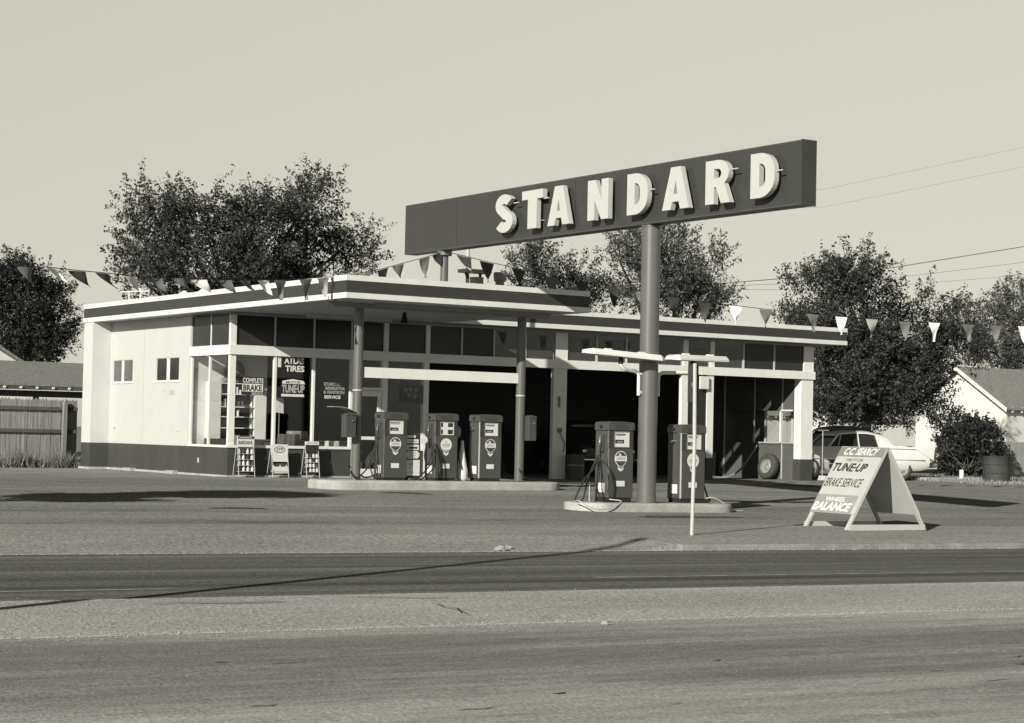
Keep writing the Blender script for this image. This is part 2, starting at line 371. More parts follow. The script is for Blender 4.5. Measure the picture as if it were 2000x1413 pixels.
# wainscot
mb = MB(); mb.box(-.005, .15, .0, 8.2, -.02, .698); mb.box(-.535, -.006, 7.545, 8.2, -.02, .698); mb.box(.15, 3.36, 0, .12, -.02, .698)
mb.box(4.30, 5.45, 0, .12, -.02, .698)
mb.box(-.012, -.005, 7.40, 7.43, 0, .69)
mb.build('wainscot', WAIN, B)
mb = MB()   # foundation slab edge, chipped
for (a, b, d, h) in ((7.5, 8.25, -.58, .05), (5.9, 7.5, -.05, .05), (5.6, 6.1, -.16, .07), (3.5, 5.6, -.04, .045), (2.9, 3.35, -.15, .075), (1.6, 2.85, -.04, .04), (0, 1.5, -.05, .04)):
    mb.box(d, -.006, a, b, -.03, h-.005)
mb.box(-.05, 5.5, -.07, -.003, -.03, .035)
mb.build('footing', CONC, B)
MB().box(.16, XR-.1, .13, 8.04, -.05, .006).build('floor_slab', mat('garage_floor', .16, .8, .3, 1.2), B)
# roof: deck, soffit, fascia
out_poly = [(-.55, 8.25), (-.55, -6.78), (5.75, -6.78), (5.75, -.62), (19.35, -.62), (19.35, 8.25)]
def inset(poly, d):
    res = []; n = len(poly)
    for i in range(n):
        p0, p1, p2 = Vector(poly[i-1]), Vector(poly[i]), Vector(poly[(i+1) % n])
        e1 = (p1-p0).normalized(); e2 = (p2-p1).normalized(); n1 = Vector((-e1.y, e1.x)); n2 = Vector((-e2.y, e2.x))
        k = (n1+n2); k = k/(k.dot(n1)); res.append((p1.x+k.x*d, p1.y+k.y*d))
    return res
def ring(z0, z1, d0, d1, m, name):
    a, b = inset(out_poly, d0), inset(out_poly, d1); mb = MB(); n = len(a); v = []
    for z in (z0, z1): v += [(x, y, z) for x, y in a] + [(x, y, z) for x, y in b]
    fs = []
    for i in range(n):
        j = (i+1) % n
        fs += [(i, j, 2*n+j, 2*n+i), (n+j, n+i, 3*n+i, 3*n+j), (2*n+i, 2*n+j, 3*n+j, 3*n+i), (j, i, n+i, n+j)]
    return mb.add(v, fs).build(name, m, B)
ring(3.965, 4.083, 0, .14, WHITE2, 'fascia_trim'); ring(4.083, 4.337, .012, .14, DARKB, 'fascia_band'); ring(4.337, 4.455, 0, .14, WHITE2, 'fascia_trim')
mb = MB(); pin = inset(out_poly, .141)
def slab(poly, z0, z1):
    n = len(poly); v = [(x, y, z0) for x, y in poly]+[(x, y, z1) for x, y in poly]
    L = [(0, 1, 2, 3, 4, 5)]
    return v, [(5, 4, 3, 0), (3, 2, 1, 0), (6+0, 6+3, 6+4, 6+5), (6+0, 6+1, 6+2, 6+3)] + [(i, (i+1) % n, n+(i+1) % n, n+i) for i in range(n)]
v, f = slab(pin, 3.972, 4.36); MB().add(v, f).build('roof_deck', [SOFFIT], B)
v, f = slab(inset(out_poly, .15), 4.362, 4.38); MB().add(v, f).build('roof_gravel', [ROOF], B)
# beams
mb = MB(); mb.box(-.03, XR+.03, -.045, .13, 2.945, 3.175); mb.box(-.045, -.0, .13, 2.30, 2.94, 3.175); mb.box(-.01, 3.38, -.035, .125, .70, .765); mb.box(-.035, -.01, -.035, 2.31, .70, .755); mb.box(-.01, .14, .126, 2.29, .70, .755)
mb.build('window_beam', WHITE, B)
MB().box(-.012, XR, -.006, .12, 3.90, 3.96).build('head_rail', STEEL, B)
# columns and mullions of the glass front
for (a, b, z0, z1) in ((0, .155, .766, 2.944), (0, .155, 3.176, 3.899), (9.49, 9.88, 3.176, 3.899), (9.44, 9.87, 0, 2.944), (13.77, 13.99, 0, 2.944), (13.81, 13.98, 3.176, 3.899),
                       (14.78, 14.92, 3.176, 3.899), (18.25, 18.615, 3.176, 3.899), (5.43, 5.58, 0, 2.944), (4.22, 4.37, 0, 2.944), (4.24, 4.37, 3.176, 3.899), (5.47, 5.59, 3.176, 3.899)):
    MB().box(a, b, -.0, .13 if a else .10, z0, z1).build('column', WHITE, B)
mb = MB(); mb.box(14.67, 14.90, 0, .13, .62, 2.944, 0); mb.box(14.66, 14.91, -.004, .135, 0, .62, 1); mb.build('column', [WHITE, WAIN], B)
mb = MB(); mb.box(18.16, 18.61, 0, .30, .62, 2.944, 0); mb.box(18.14, 18.62, -.004, .305, 0, .62, 1); mb.build('column', [WHITE, WAIN], B)
for x in (1.2, 2.27, 3.33, 6.56, 7.55, 8.54, 10.86, 11.86, 12.85, 16.0, 17.14): MB().box(x-.022, x+.022, .02, .09, 3.176, 3.899).build('clerestory_mullion', LSTEEL, B)
for x, w in ((1.21, .035), (2.27, .03), (3.33, .035)): MB().box(x-w, x+w, -.01, .08, .766, 2.944).build('window_mullion', WHITE2, B)
for y in (1.18, 2.245): MB().box(.01, .07, y, y+.055, .756, 2.944).build('window_mullion', WHITE2, B)
MB().box(.02, .07, 1.16, 1.20, 3.176, 3.93).build('clerestory_mullion', WHITE2, B)
# clerestory panes
def pane(x0, x1, z0, z1, m, y=.05, name='clerestory_pane'):
    MB().box(x0, x1, y, y+.008, z0, z1).build(name, m, B)
cx = [.155, 1.178, 1.222, 2.248, 2.292, 3.308, 3.352, 4.24, 4.37, 5.47, 5.59, 6.538, 6.582, 7.528, 7.572, 8.518, 8.562, 9.49, 9.88, 10.838, 10.882, 11.838, 11.882, 12.828, 12.872, 13.81, 13.98, 14.78, 14.92, 15.978, 16.022, 17.118, 17.162, 18.25]
clear = {7: 1, 9: 1, 10: 1, 11: 1, 14: 1}
for i in range(0, len(cx), 2):
    pane(cx[i], cx[i+1], 3.176, 3.899, GLASSD if (i//2) in (7, 8, 9, 10, 11, 12, 13, 14) else DARKG)
MB().box(.04, .048, .10, 1.16, 3.176, 3.93).build('clerestory_pane', DARKG, B); MB().box(.04, .048, 1.20, 2.30, 3.176, 3.93).build('clerestory_pane', DARKG, B)
for (a, b) in ((.155, 1.175), (1.245, 2.24), (2.30, 3.295)): pane(a, b, .766, 2.944, GLASS, .03, 'window_pane')
for (a, b) in ((.10, 1.18), (1.24, 2.25)): MB().box(.035, .043, a, b, .756, 2.944).build('window_pane', GLASS, B)
pane(4.371, 5.43, .70, 2.944, GLASS, .03, 'window_pane'); pane(3.365, 4.22, 2.27, 2.944, GLASS, .03, 'window_pane'); pane(13.99, 14.67, .0, 2.944, DARKG, .04, 'window_pane')
# office door
D = MB(); D.box(3.40, 3.50, 0, .06, .0, 2.18); D.box(4.10, 4.20, 0, .06, 0, 2.18); D.box(3.50, 4.10, 0, .06, 2.04, 2.18); D.box(3.50, 4.10, 0, .06, 0, .22); D.box(3.50, 4.10, .0, .05, .95, 1.03)
D.box(3.36, 4.22, -.01, .08, 2.19, 2.26); D.box(3.36, 3.395, -.01, .08, 0, 2.19)
D = D.build('office_door', WHITE2, B)
MB().box(3.50, 4.10, .02, .028, 1.03, 2.04).build('door_pane', GLASS, D); MB().box(3.50, 4.10, .02, .028, .22, .95).build('door_pane', GLASS, D)
MB().tube([(4.14, -.005, .98), (4.14, -.06, .98), (4.14, -.06, 1.18), (4.14, -.005, 1.18)], .011, 6).build('handle', CHROME, D)
# garage inside
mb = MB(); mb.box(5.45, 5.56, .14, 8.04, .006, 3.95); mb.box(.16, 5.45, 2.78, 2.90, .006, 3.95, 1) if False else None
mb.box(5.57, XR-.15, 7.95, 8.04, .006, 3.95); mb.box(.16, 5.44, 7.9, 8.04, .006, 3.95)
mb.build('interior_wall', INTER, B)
# right end wall with windows
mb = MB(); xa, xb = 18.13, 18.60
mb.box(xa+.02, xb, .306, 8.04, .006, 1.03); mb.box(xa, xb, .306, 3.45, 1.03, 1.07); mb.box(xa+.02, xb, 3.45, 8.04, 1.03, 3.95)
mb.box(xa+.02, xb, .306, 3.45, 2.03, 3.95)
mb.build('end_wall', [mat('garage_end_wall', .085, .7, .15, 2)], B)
mb = MB(); mb.box(xb-.06, xb+.02, 2.02, 2.07, 1.07, 2.03); mb.box(xb-.08, xb+.02, .76, .83, 1.07, 2.06)
mb.box(xa-.012, xa+.02, 3.42, 3.47, .02, 3.9); mb.box(xa-.006, xa+.02, 2.03, 2.06, 1.07, 3.9); mb.box(xa-.006, xa+.02, .78, .81, .02, 3.9)
mb.box(xa-.02, xa+.0, .306, 2.06, 1.075, 1.10)
mb.build('window_frame', LSTEEL, B)
MB().tube([(xa-.04, .82, 1.10), (xa-.04, .82, 1.98), (xa-.04, .78, 2.03), (xa-.04, -.0+.31, 2.03)], .028, 8).build('guard_pipe', OFFW, B)
MB().box(xb-.03, xb-.022, 2.07, 3.45, 1.07, 2.03).build('end_window', mat('frosted_pane', .11, .5, .12, 3), B)
for (a, b) in ((.306, .76), (.83, 2.02)): MB().box(xb-.03, xb-.022, a, b, 1.07, 2.03).build('end_window', GLASSD, B)
# steel beam over the canopy columns, light strips, siren
MB().box(-.15, 5.6, -5.43, -5.27, 3.86, 3.971).build('canopy_beam', STEEL, B)
MB().box(1.55, 3.85, -1.05, -.90, 3.88, 3.971).build('light_strip', LSTEEL, B)
MB().box(.05, 1.4, -5.15, -4.95, 3.88, 3.971).build('light_strip', STEEL, B)
MB().box(.7, 5.3, -5.85, -5.75, 3.90, 3.971).build('light_strip', STEEL, B)
m_ = MB(); m_.lathe([(.0, 0), (.10, .0), (.07, .10), (.05, .16), (.05, .25)], (2.95, -3.2, 3.72), 'z', 14); m_.build('horn', BLACK, B)
# canopy columns and cross board
for x in (.56, 4.85):
    c = MB().lathe([(.105, 0), (.105, 3.86-Z1)], (x, -5.35, Z1), 'z', 24); c.lathe([(.15, 0), (.15, .02), (.105, .021)], (x, -5.35, Z1+.0), 'z', 24)
    c = c.build('canopy_column', POLE, B, smooth=True)
    MB().lathe([(.108, 0), (.112, .004), (.112, .03), (.108, .034)], (x, -5.35, 2.04), 'z', 24).build('band_clamp', LSTEEL, c)
MB().box(.70, 4.77, -5.39, -5.33, 2.34, 2.57).build('cross_board', WHITE, B)
# ---------------------------------------------------------------- things on the roof
def roof_fan(x, y, label, s=1.0, hooded=True):
    t = empty('roof_vent', (x, y, 4.38), label, 'roof vent')
    MB().lathe([(.17*s, 0), (.15*s, .5), (.16*s, .56)], (x, y, 4.38), 'z', 14).build('duct', STEEL, t, smooth=True)
    if hooded: MB().box(x-.42, x+.30, y-.2, y+.2, 4.38+.66, 4.38+.74).build('hood', STEEL, t); MB().bar((x-.25, y, 4.9), (x-.32, y, 5.05), .05, .05).bar((x+.1, y, 4.9), (x+.1, y, 5.05), .05, .05).build('bracket', BLACK, t)
    else: MB().lathe([(.2*s, .5), (.22*s, .62), (.22*s, .72), (.0, .73)], (x, y, 4.38), 'z', 14).build('hood', STEEL, t, smooth=True)
    return t
roof_fan(5.06, -3, 'squat grey roof fan with flat rectangular hood beside the thin vent pipe', 1.1)
roof_fan(5.73, -3, 'tapered grey roof vent with round cap, right of the flat hooded fan', .72, False)
t = empty('vent_pipe', (5.17, -2.4, 4.38), 'thin tall pale vent pipe rising behind the roof edge under the long sign', 'pipe')
MB().cyl((5.17, -2.4, 4.38), (5.17, -2.4, 6.3), .045, n=10).build('pipe', LSTEEL, t); MB().box(5.0, 5.34, -2.5, -2.3, 4.38, 4.42).build('flashing', STEEL, t)
t = empty('pipe_rail', (-.1, 5.6, 4.38), 'short white twin pipe rail at the back left of the roof', 'rail')
MB().cyl((-.2, 5.9, 4.38), (-.2, 5.9, 4.74), .02, n=8).cyl((-.05, 5.5, 4.38), (-.05, 5.5, 4.74), .02, n=8).cyl((-.32, 6.2, 4.72), (.08, 5.2, 4.72), .018, n=8).build('pipe', OFFW, t)
for (x, y, s) in ((.05, 2.9, .16), (.0, 1.6, .16)):
    a = MB().lathe([(s*1.6, 0), (s*1.2, .07), (s*.5, .14), (s*.3, .17), (0, .18)], (x, y, 4.44), 'z', 12).build('roof_flashing', WHITE2)
    tag(a, 'low white cone flashing near the left roof edge, %s of the two' % ('rear' if y > 2 else 'front'), 'flashing', 'white cone flashings on the roof')

# ---------------------------------------------------------------- big roadside sign
SX, SY0, SY1, SZ0, SZ1, ST = 2.58, -17.53, -3.77, 5.27, 6.42, .33
t = empty('roadside_sign', (2.75, -13.0, Z2), 'long dark sign box with white raised capitals held high on two round poles', 'sign')
MB().box(SX, SX+ST, SY0, SY1, SZ0, SZ1).build('sign_box', SIGNM, t, bevel=.015)
for k in range(1, 6): yy_ = SY0+(SY1-SY0)*k/6; MB().box(SX-.0035, SX-.0002, yy_-.012, yy_+.012, SZ0+.01, SZ1-.01).build('panel_seam', mat('sign_seam', .035, .4, .1, 5), t)
MB().box(SX-.004, SX-.0002, SY0+.03, SY1-.01, SZ0+.004, SZ0+.035).build('edge_strip', mat('sign_edge', .06, .4, .1, 5), t); MB().box(SX-.004, SX-.0002, SY0+.03, SY1-.01, SZ1-.035, SZ1-.004).build('edge_strip', mat('sign_edge', .06, .4, .1, 5), t)
m_ = MB(); m_.box(SX-.006, SX+ST+.006, SY0-.006, SY0+.02, SZ0-.006, SZ1+.006); m_.build('end_cap', SIGNEND, t)
MB().lathe([(.185, 0), (.185, SZ0-Z2-.02)], (2.75, -13.0, Z2), 'z', 32).lathe([(.20, 0), (.20, .03), (.185, .031)], (2.75, -13, SZ0-.04), 'z', 32).build('pole', POLE, t, smooth=True)
MB().lathe([(.09, 0), (.09, .86)], (2.75, -5.29, 4.40), 'z', 20).lathe([(.17, 0), (.17, .10)], (2.75, -5.29, 5.17), 'z', 20).build('pole', POLE, t, smooth=True)
def poly_letter(ch):
    """outlines in a unit box (w varies, h 1): list of polygons quads/fans as faces of convex pieces"""
    s = .27
    if ch == 'T': return .62, [[(0, 1), (0, .76), (.62, .76), (.62, 1)], [(.175, .76), (.175, 0), (.445, 0), (.445, .76)]]
    return None
def outline(ch):
    def arc(cx, cy, rx_, ry, a0, a1, n=12): return [(cx+rx_*math.cos(math.radians(a0+(a1-a0)*i/n)), cy+ry*math.sin(math.radians(a0+(a1-a0)*i/n))) for i in range(n+1)]
    if ch == 'T': return .60, [[(0, 1), (0, .77), (.17, .77), (.17, 0), (.43, 0), (.43, .77), (.60, .77), (.60, 1)]]
    if ch == 'A': return .78, [[(0, 0), (.25, 1), (.53, 1), (.78, 0), (.53, 0), (.485, .18), (.295, .18), (.25, 0)], [(.325, .36), (.39, .68), (.455, .36)]]
    if ch == 'N': return .72, [[(0, 0), (0, 1), (.25, 1), (.48, .50), (.48, 1), (.72, 1), (.72, 0), (.48, 0), (.24, .50), (.24, 0)]]
    if ch == 'D': return .68, [[(0, 0), (0, 1)] + arc(.26, .58, .42, .42, 90, 0, 8) + arc(.26, .42, .42, .42, 0, -90, 8), list(reversed([(.25, .24), (.25, .76)] + arc(.28, .6, .14, .16, 90, 0, 6) + arc(.28, .4, .14, .16, 0, -90, 6)))]
    if ch == 'R': return .72, [[(0, 0), (0, 1)] + arc(.36, .70, .32, .30, 90, -55, 10) + [(.72, 0), (.46, 0), (.31, .38), (.25, .38), (.25, 0)], list(reversed([(.25, .58), (.25, .80)] + arc(.36, .69, .10, .11, 90, -90, 6)))]
    if ch == 'S':
        # thick stroke along an S path
        path = arc(.33, .72, .20, .165, 25, 260, 12)[:-1] + arc(.33, .285, .205, .175, 80, -155, 12)
        w = .125; L = []; Rr = []
        for i, p in enumerate(path):
            a = path[max(i-1, 0)]; b = path[min(i+1, len(path)-1)]; d = Vector((b[0]-a[0], b[1]-a[1])).normalized(); n = Vector((-d.y, d.x))
            L.append((p[0]+n.x*w, p[1]+n.y*w)); Rr.append((p[0]-n.x*w, p[1]-n.y*w))
        return .66, [L + list(reversed(Rr))]
def solid_letter(ch, parent, M, height, depth, mt, name='letter'):
    w, polys = outline(ch)
    c = bpy.data.curves.new(name, 'CURVE'); c.dimensions = '2D'; c.fill_mode = 'BOTH'; c.extrude = .5
    for P in polys:
        sp = c.splines.new('POLY'); sp.points.add(len(P)-1)
        for i, (x, y) in enumerate(P): sp.points[i].co = (x, y, 0, 1)
        sp.use_cyclic_u = True
    o = bpy.data.objects.new(name, c); me0 = o.to_mesh(); mb = MB()
    vs = [M(v.co.x*height, v.co.y*height, (v.co.z+.5)*depth) for v in me0.vertices]
    mb.add(vs, [tuple(p.vertices) for p in me0.polygons]); o.to_mesh_clear(); bpy.data.objects.remove(o)
    return mb.build(name, mt, parent)
LH = .80
spans = [(-7.95, -8.73), (-8.98, -9.86), (-9.94, -10.83), (-11.36, -12.16), (-12.68, -13.44), (-13.80, -14.71), (-15.10, -15.91), (-16.38, -17.13)]
for ch, (ya, yb) in zip('STANDARD', spans):
    w, _ = outline(ch); k = (ya-yb-.10)/(w*LH)*1.0
    L = solid_letter(ch, t, lambda x, y, z, ya=ya, k=k: (SX-.21-.0+z-0.0, ya-x*k-.02, 5.45+y), LH, .105, LETTER)
    yc = (ya+yb)/2; pm = MB()
    for (dy, z) in ((-.12, 5.62), (.1, 6.1)): pm.cyl((SX-.10, yc+dy, z), (SX, yc+dy, z), .012, n=6)
    pm.build('stand_off_pin', LSTEEL, L)
    if ch != 'A' and ch != 'N':
        pb = MB().cyl((SX-.16, yb+.12, 6.05 if ch != 'D' else 5.9), (SX-.16, yb-.08, 6.05 if ch != 'D' else 5.9), .012, n=6).build('bulb_tab', LETTER, L)
# ---------------------------------------------------------------- flood lights on the big pole
def flood(x0, x1, y0, y1, za, zb, xarm, xp, label, side):
    g = 'long flat lamps clamped to the big sign pole'
    t = empty('area_light', (xp, -13.0, 2.0), label, 'lamp', g)
    # housing: long shallow trough from (x0) to (x1)
    p, q = Vector((x0, y0, za)), Vector((x1, y1, zb)); d = (q-p); a = Vector((0, 1, 0)).cross(d).normalized(); s = d.cross(Vector((0, 0, 1))).normalized()
    m = MB(); w0, w1, h = .20, .13, .11
    sec = [(-w1, h), (w1, h), (w0, .03), (w0, 0), (-w0, 0), (-w0, .03)]
    dn = d.normalized(); ends = [p+dn*.0, p+dn*.16, q-dn*.12, q]
    sc = [.35, 1, 1, .4]; v = []
    for e, k in zip(ends, sc):
        for (u, z) in sec: v.append(e + s*u*k + Vector((0, 0, z*(1 if k == 1 else .6)+(0 if k == 1 else .01))))
    fs = [(j*6+i, j*6+(i+1) % 6, (j+1)*6+(i+1) % 6, (j+1)*6+i) for j in range(3) for i in range(6)] + [(5, 4, 3, 2, 1, 0), tuple(18+i for i in range(6))]
    m.add(v, fs).build('housing', OFFW, t)
    m = MB()
    for k in (.3, .72): c = p+d*k; m.box(c.x-.06, c.x+.06, c.y-.05, c.y+.05, c.z+h-.005, c.z+h+.03)
    m.build('latch', OFFW, t)
    z = za+(zb-za)*((xarm-x0)/(x1-x0)); yy = y0+(y1-y0)*((xarm-x0)/(x1-x0)); ex = xp-side*.235
    m = MB().tube([(xarm, yy, z), (xarm, yy, z-.14), (xarm+side*.05, yy, z-.21), (xarm+side*.14, yy, z-.235), (ex-side*.10, -13.0, z-.25), (ex-side*.02, -13, z-.29), (ex, -13, z-.36), (ex, -13, 1.96)], .036, 10)
    m.build('arm', OFFW, t, smooth=True)
    MB().cyl((xarm, yy, z-.13), (xarm, yy, z+.0), .045, n=10).build('arm_socket', BLACK, t)
    MB().box(min(ex, xp), max(ex, xp), -13.03, -12.97, 2.0, 2.05).box(min(ex, xp), max(ex, xp), -13.03, -12.97, 2.36, 2.41).build('clamp', OFFW, t)
flood(1.18, 2.86, -13.02, -13.32, 2.72, 2.62, 1.96, 2.75, 'long flat white lamp on the left of the big sign pole, tilted down towards it', 1)
flood(3.02, 4.66, -13.25, -13.0, 2.66, 2.68, 3.72, 2.75, 'long flat white lamp on the right of the big sign pole, nearly level', -1)
# ---------------------------------------------------------------- fuel pumps
def make_pump(x, y, z, label, white_disc=False, four=False, nozzle=True, group='fuel pumps on the two islands'):
    t = empty('fuel_pump', (x+.31, y+.21, z), label, 'fuel pump', group); Wd, Dp = .60, .42
    MB().box(x+.02, x+Wd-.02, y+.02, y+Dp-.02, z-.03, z+.05).build('base', BLACK, t)
    MB().box(x, x+Wd, y, y+Dp, z+.05, z+1.33).build('cabinet', PUMP, t, bevel=.012)
    # cap with soft arched top
    m = MB(); pr = [(-.015, 1.335), (-.015, 1.455), (.0, 1.485), (.06, 1.50), (Wd/2, 1.508), (Wd-.06, 1.50), (Wd, 1.485), (Wd+.015, 1.455), (Wd+.015, 1.335)]
    m.prism([(x+a, y-.015, z+b) for a, b in pr], (0, Dp+.03, 0)); m.build('cap', PUMP, t, bevel=.01)
    MB().box(x+.15, x+Wd-.15, y-.020, y-.0155, z+1.375, z+1.445).build('cap_panel', mat('pump_cap_panel', .05, .35, .1, 4), t)
    # louvred head round the dial
    m = MB(); m.box(x+.012, x+Wd-.012, y-.006, y-.001, z+1.0, z+1.32)
    m.build('grille', PUMPD, t)
    for xa_, xb_ in ((.02, .125), (Wd-.105, Wd-.02)):
        m = MB()
        for k in range(13): zz = z+1.008+k*.0238; m.box(x+xa_, x+xb_, y-.012, y-.0065, zz, zz+.011)
        m.build('louvre', PUMP, t)
    MB().box(x+.125, x+.145, y-.018, y-.006, z+1.01, z+1.315).box(x+.475, x+.495, y-.018, y-.006, z+1.01, z+1.315).box(x+.145, x+.475, y-.018, y-.006, z+1.30, z+1.315).box(x+.145, x+.475, y-.018, y-.006, z+1.01, z+1.025).build('dial_frame', CHROME, t)
    dl = MB().box(x+.145, x+.475, y-.013, y-.0065, z+1.025, z+1.30).build('dial', PLATE, t)
    m = MB()
    if four:
        for (a, b, c, d) in ((.15, .20, 1.20, 1.29), (.15, .20, 1.04, 1.14), (.33, .46, 1.20, 1.29), (.33, .46, 1.04, 1.14)): m.box(x+a, x+b, y-.0145, y-.0135, z+c, z+d)
    else:
        m.box(x+.16, x+.40, y-.0145, y-.0135, z+1.255, z+1.275); m.box(x+.155, x+.36, y-.0145, y-.0135, z+1.09, z+1.16)
        m.box(x+.18, x+.38, y-.0145, y-.0135, z+1.235, z+1.245)
    m.build('counter', INK, dl)
    if not four: text('GALLONS', PLATE, dl, (x+.20, y-.0146, z+1.108), (1, 0, 0), (0, 0, 1), .026, .12, .001)
    # emblem
    ex, ez, er = x+.30, z+.80, .145
    m = MB()
    def disc(cx_, cz, r, y_, n=32, a0=0, a1=360): return [(cx_+r*math.cos(math.radians(a0+(a1-a0)*i/n)), y_, cz+r*math.sin(math.radians(a0+(a1-a0)*i/n))) for i in range(n+1)]
    sh = disc(ex, ez, er, y-.001, 28, -60, 240)[:-1] + [(ex-er*.5, y-.001, ez-er*.87), (ex-er*.42, y-.001, ez-er*1.42), (ex, y-.001, ez-er*1.72), (ex+er*.42, y-.001, ez-er*1.42)]
    m.prism(sh, (0, -.003, 0)); em = m.build('emblem', PLATE, t)
    if not white_disc:
        r2 = er*.90
        top = [(ex+r2*math.cos(math.radians(a)), y-.0045, ez+r2*math.sin(math.radians(a))) for a in range(22, 159, 8)]
        bot = [(ex+r2*math.cos(math.radians(a)), y-.0045, ez+r2*math.sin(math.radians(a))) for a in range(202, 339, 8)]
        MB().prism(top, (0, -.0015, 0)).prism(bot, (0, -.0015, 0)).build('emblem_field', PUMP, em)
        # small wing mark above the band
        MB().prism([(ex-.06, y-.0065, ez+.06), (ex-.025, y-.0065, ez+.11), (ex-.02, y-.0065, ez+.08), (ex+.0, y-.0065, ez+.10), (ex+.0, y-.0065, ez+.07), (ex+.03, y-.0065, ez+.055), (ex-.02, y-.0065, ez+.055)], (0, -.001, 0)).build('wing_mark', PLATE, em)
    else:
        MB().prism([(ex-.045, y-.0045, ez+.075), (ex-.02, y-.0045, ez+.09), (ex+.0, y-.0045, ez+.075), (ex+.02, y-.0045, ez+.055), (ex+.0, y-.0045, ez+.05)], (0, -.001, 0)).build('wing_mark', GREYINK, em)
        text('SUPREME', GREYINK, em, (ex-.07, y-.0045, ez-.055), (1, 0, 0), (0, 0, 1), .022, .14, .001)
    text('CHEVRON', GREYINK, em, (ex-.105, y-.0045, ez-.022), (1, 0, 0), (0, 0, 1), .045, .21, .001, bold=.01)
    m = MB()
    for k, c0 in enumerate((.90, 1.16)):
        zc = ez-er*c0; w = er*.42; hh = er*.2
        m.prism([(ex-w, y-.0045, zc+hh*.4), (ex, y-.0045, zc-hh), (ex+w, y-.0045, zc+hh*.4), (ex+w, y-.0045, zc+hh*1.1), (ex, y-.0045, zc-hh*.2), (ex-w, y-.0045, zc+hh*1.1)], (0, -.0015, 0))
    m.build('stripe', PUMP, em)
    MB().box(x+.20, x+.40, y-.004, y-.0005, z+.27, z+.375).build('label_plate', PLATE, t)
    text('NO LEAD' if False else 'REGULAR' if not white_disc else 'SUPREME', GREYINK, t, (x+.23, y-.0042, z+.305), (1, 0, 0), (0, 0, 1), .03, .14, .001) if False else None
    MB().box(x-.004, x-.0005, y+.10, y+.30, z+.15, z+.33).build('label_plate', PLATE, t)
    MB().box(x-.003, x+.02, y-.003, y+.02, z+.055, z+1.33).build('corner_strip', CHROME if nozzle else LSTEEL, t)
    MB().lathe([(.0, -.03), (.03, -.03), (.03, 0)], (x-.015, y+.21, z+1.41), 'x', 12).build('cap_lock', BLACK, t)
    if nozzle:
        MB().box(x-.05, x-.0005, y+.12, y+.30, z+.93, z+1.26).build('nozzle_holster', mat('holster_enamel', .06, .5, .2, 5), t)
        nz = MB().tube([(x-.08, y+.16, z+1.22), (x-.09, y+.16, z+1.12), (x-.09, y+.17, z+1.02), (x-.085, y+.19, z+.93), (x-.08, y+.21, z+.86)], [.014, .022, .03, .026, .020], 8)
        nz.tube([(x-.09, y+.13, z+1.13), (x-.13, y+.11, z+1.05), (x-.11, y+.15, z+.95)], .009, 6)
        nz.build('nozzle', CHROME, t, smooth=True)
    else:
        MB().tube([(x-.0, y+.2, z+1.17), (x-.06, y+.2, z+1.18), (x-.09, y+.2, z+1.16)], [.02, .018, .03], 8).build('hose_hook', CHROME, t)
    return t
def spline(pts, n=10):
    P = [Vector(p) for p in pts]; P = [P[0]*2-P[1]] + P + [P[-1]*2-P[-2]]; out_ = []
    for i in range(1, len(P)-2):
        for k in range(n):
            u = k/n; a, b, c, d = P[i-1:i+3]
            out_.append(.5*((2*b) + (c-a)*u + (2*a-5*b+4*c-d)*u*u + (-a+3*b-3*c+d)*u**3))
    return out_+[P[-2]]
def hose(t, pts, r=.016, m=None): return MB().tube(spline(pts), r, 7).build('hose', m or BLACK, t, smooth=True)
px1 = (1.13, -5.56); px2 = (2.44, -5.56); px3 = (3.62, -5.56); px4 = (1.82, -13.0); px5 = (3.58, -13.0)
p = make_pump(*px1, Z1, 'dark fuel pump with white band emblem beside the left canopy column')
hose(p, [(px1[0]-.08, -5.35, Z1+.86), (px1[0]-.12, -5.40, Z1+.55), (px1[0]-.10, -5.50, Z1+.12), (px1[0]-.16, -5.45, Z1+.05), (px1[0]-.2, -5.3, Z1+.4), (px1[0]-.05, -5.2, Z1+.8)])
hose(p, [(px1[0]-.06, -5.3, Z1+.80), (px1[0]-.3, -5.5, Z1+.35), (px1[0]-.62, -5.55, Z1+.05), (px1[0]-.74, -5.5, Z1+.12), (px1[0]-.72, -5.3, Z1+.30), (px1[0]-.3, -5.25, Z1+.06), (px1[0]-.02, -5.2, Z1+.1)])
p = make_pump(*px2, Z1, 'dark fuel pump with solid white disc emblem, middle of the three under the canopy', True, True)
hose(p, [(px2[0]-.08, -5.35, Z1+.86), (px2[0]-.2, -5.55, Z1+.80), (px2[0]-.34, -5.7, Z1+.55), (px2[0]-.26, -5.7, Z1+.34), (px2[0]-.1, -5.6, Z1+.62), (px2[0]-.02, -5.4, Z1+.9)])
hose(p, [(px2[0]-.1, -5.62, Z1+.80), (px2[0]-.12, -5.75, Z1+.5), (px2[0]-.55, -5.85, Z1+.08), (px2[0]-.75, -5.8, Z1+.02)])
hose(p, [(px2[0]-.06, -5.62, Z1+.85), (px2[0]+.0, -5.72, Z1+.5), (px2[0]-.02, -5.75, Z1+.05)]); hose(p, [(px2[0]-.02, -5.62, Z1+.7), (px2[0]-.12, -5.75, Z1+.3), (px2[0]-.5, -5.85, Z1+.03)])
p = make_pump(*px3, Z1, 'dark fuel pump with white band emblem beside the right canopy column', nozzle=False)
hose(p, [(px3[0]+.61, -5.3, Z1+.55), (px3[0]+.72, -5.35, Z1+.45), (px3[0]+.82, -5.35, Z1+.2), (px3[0]+.7, -5.3, Z1+.1), (px3[0]+.64, -5.3, Z1+.25)], .013)
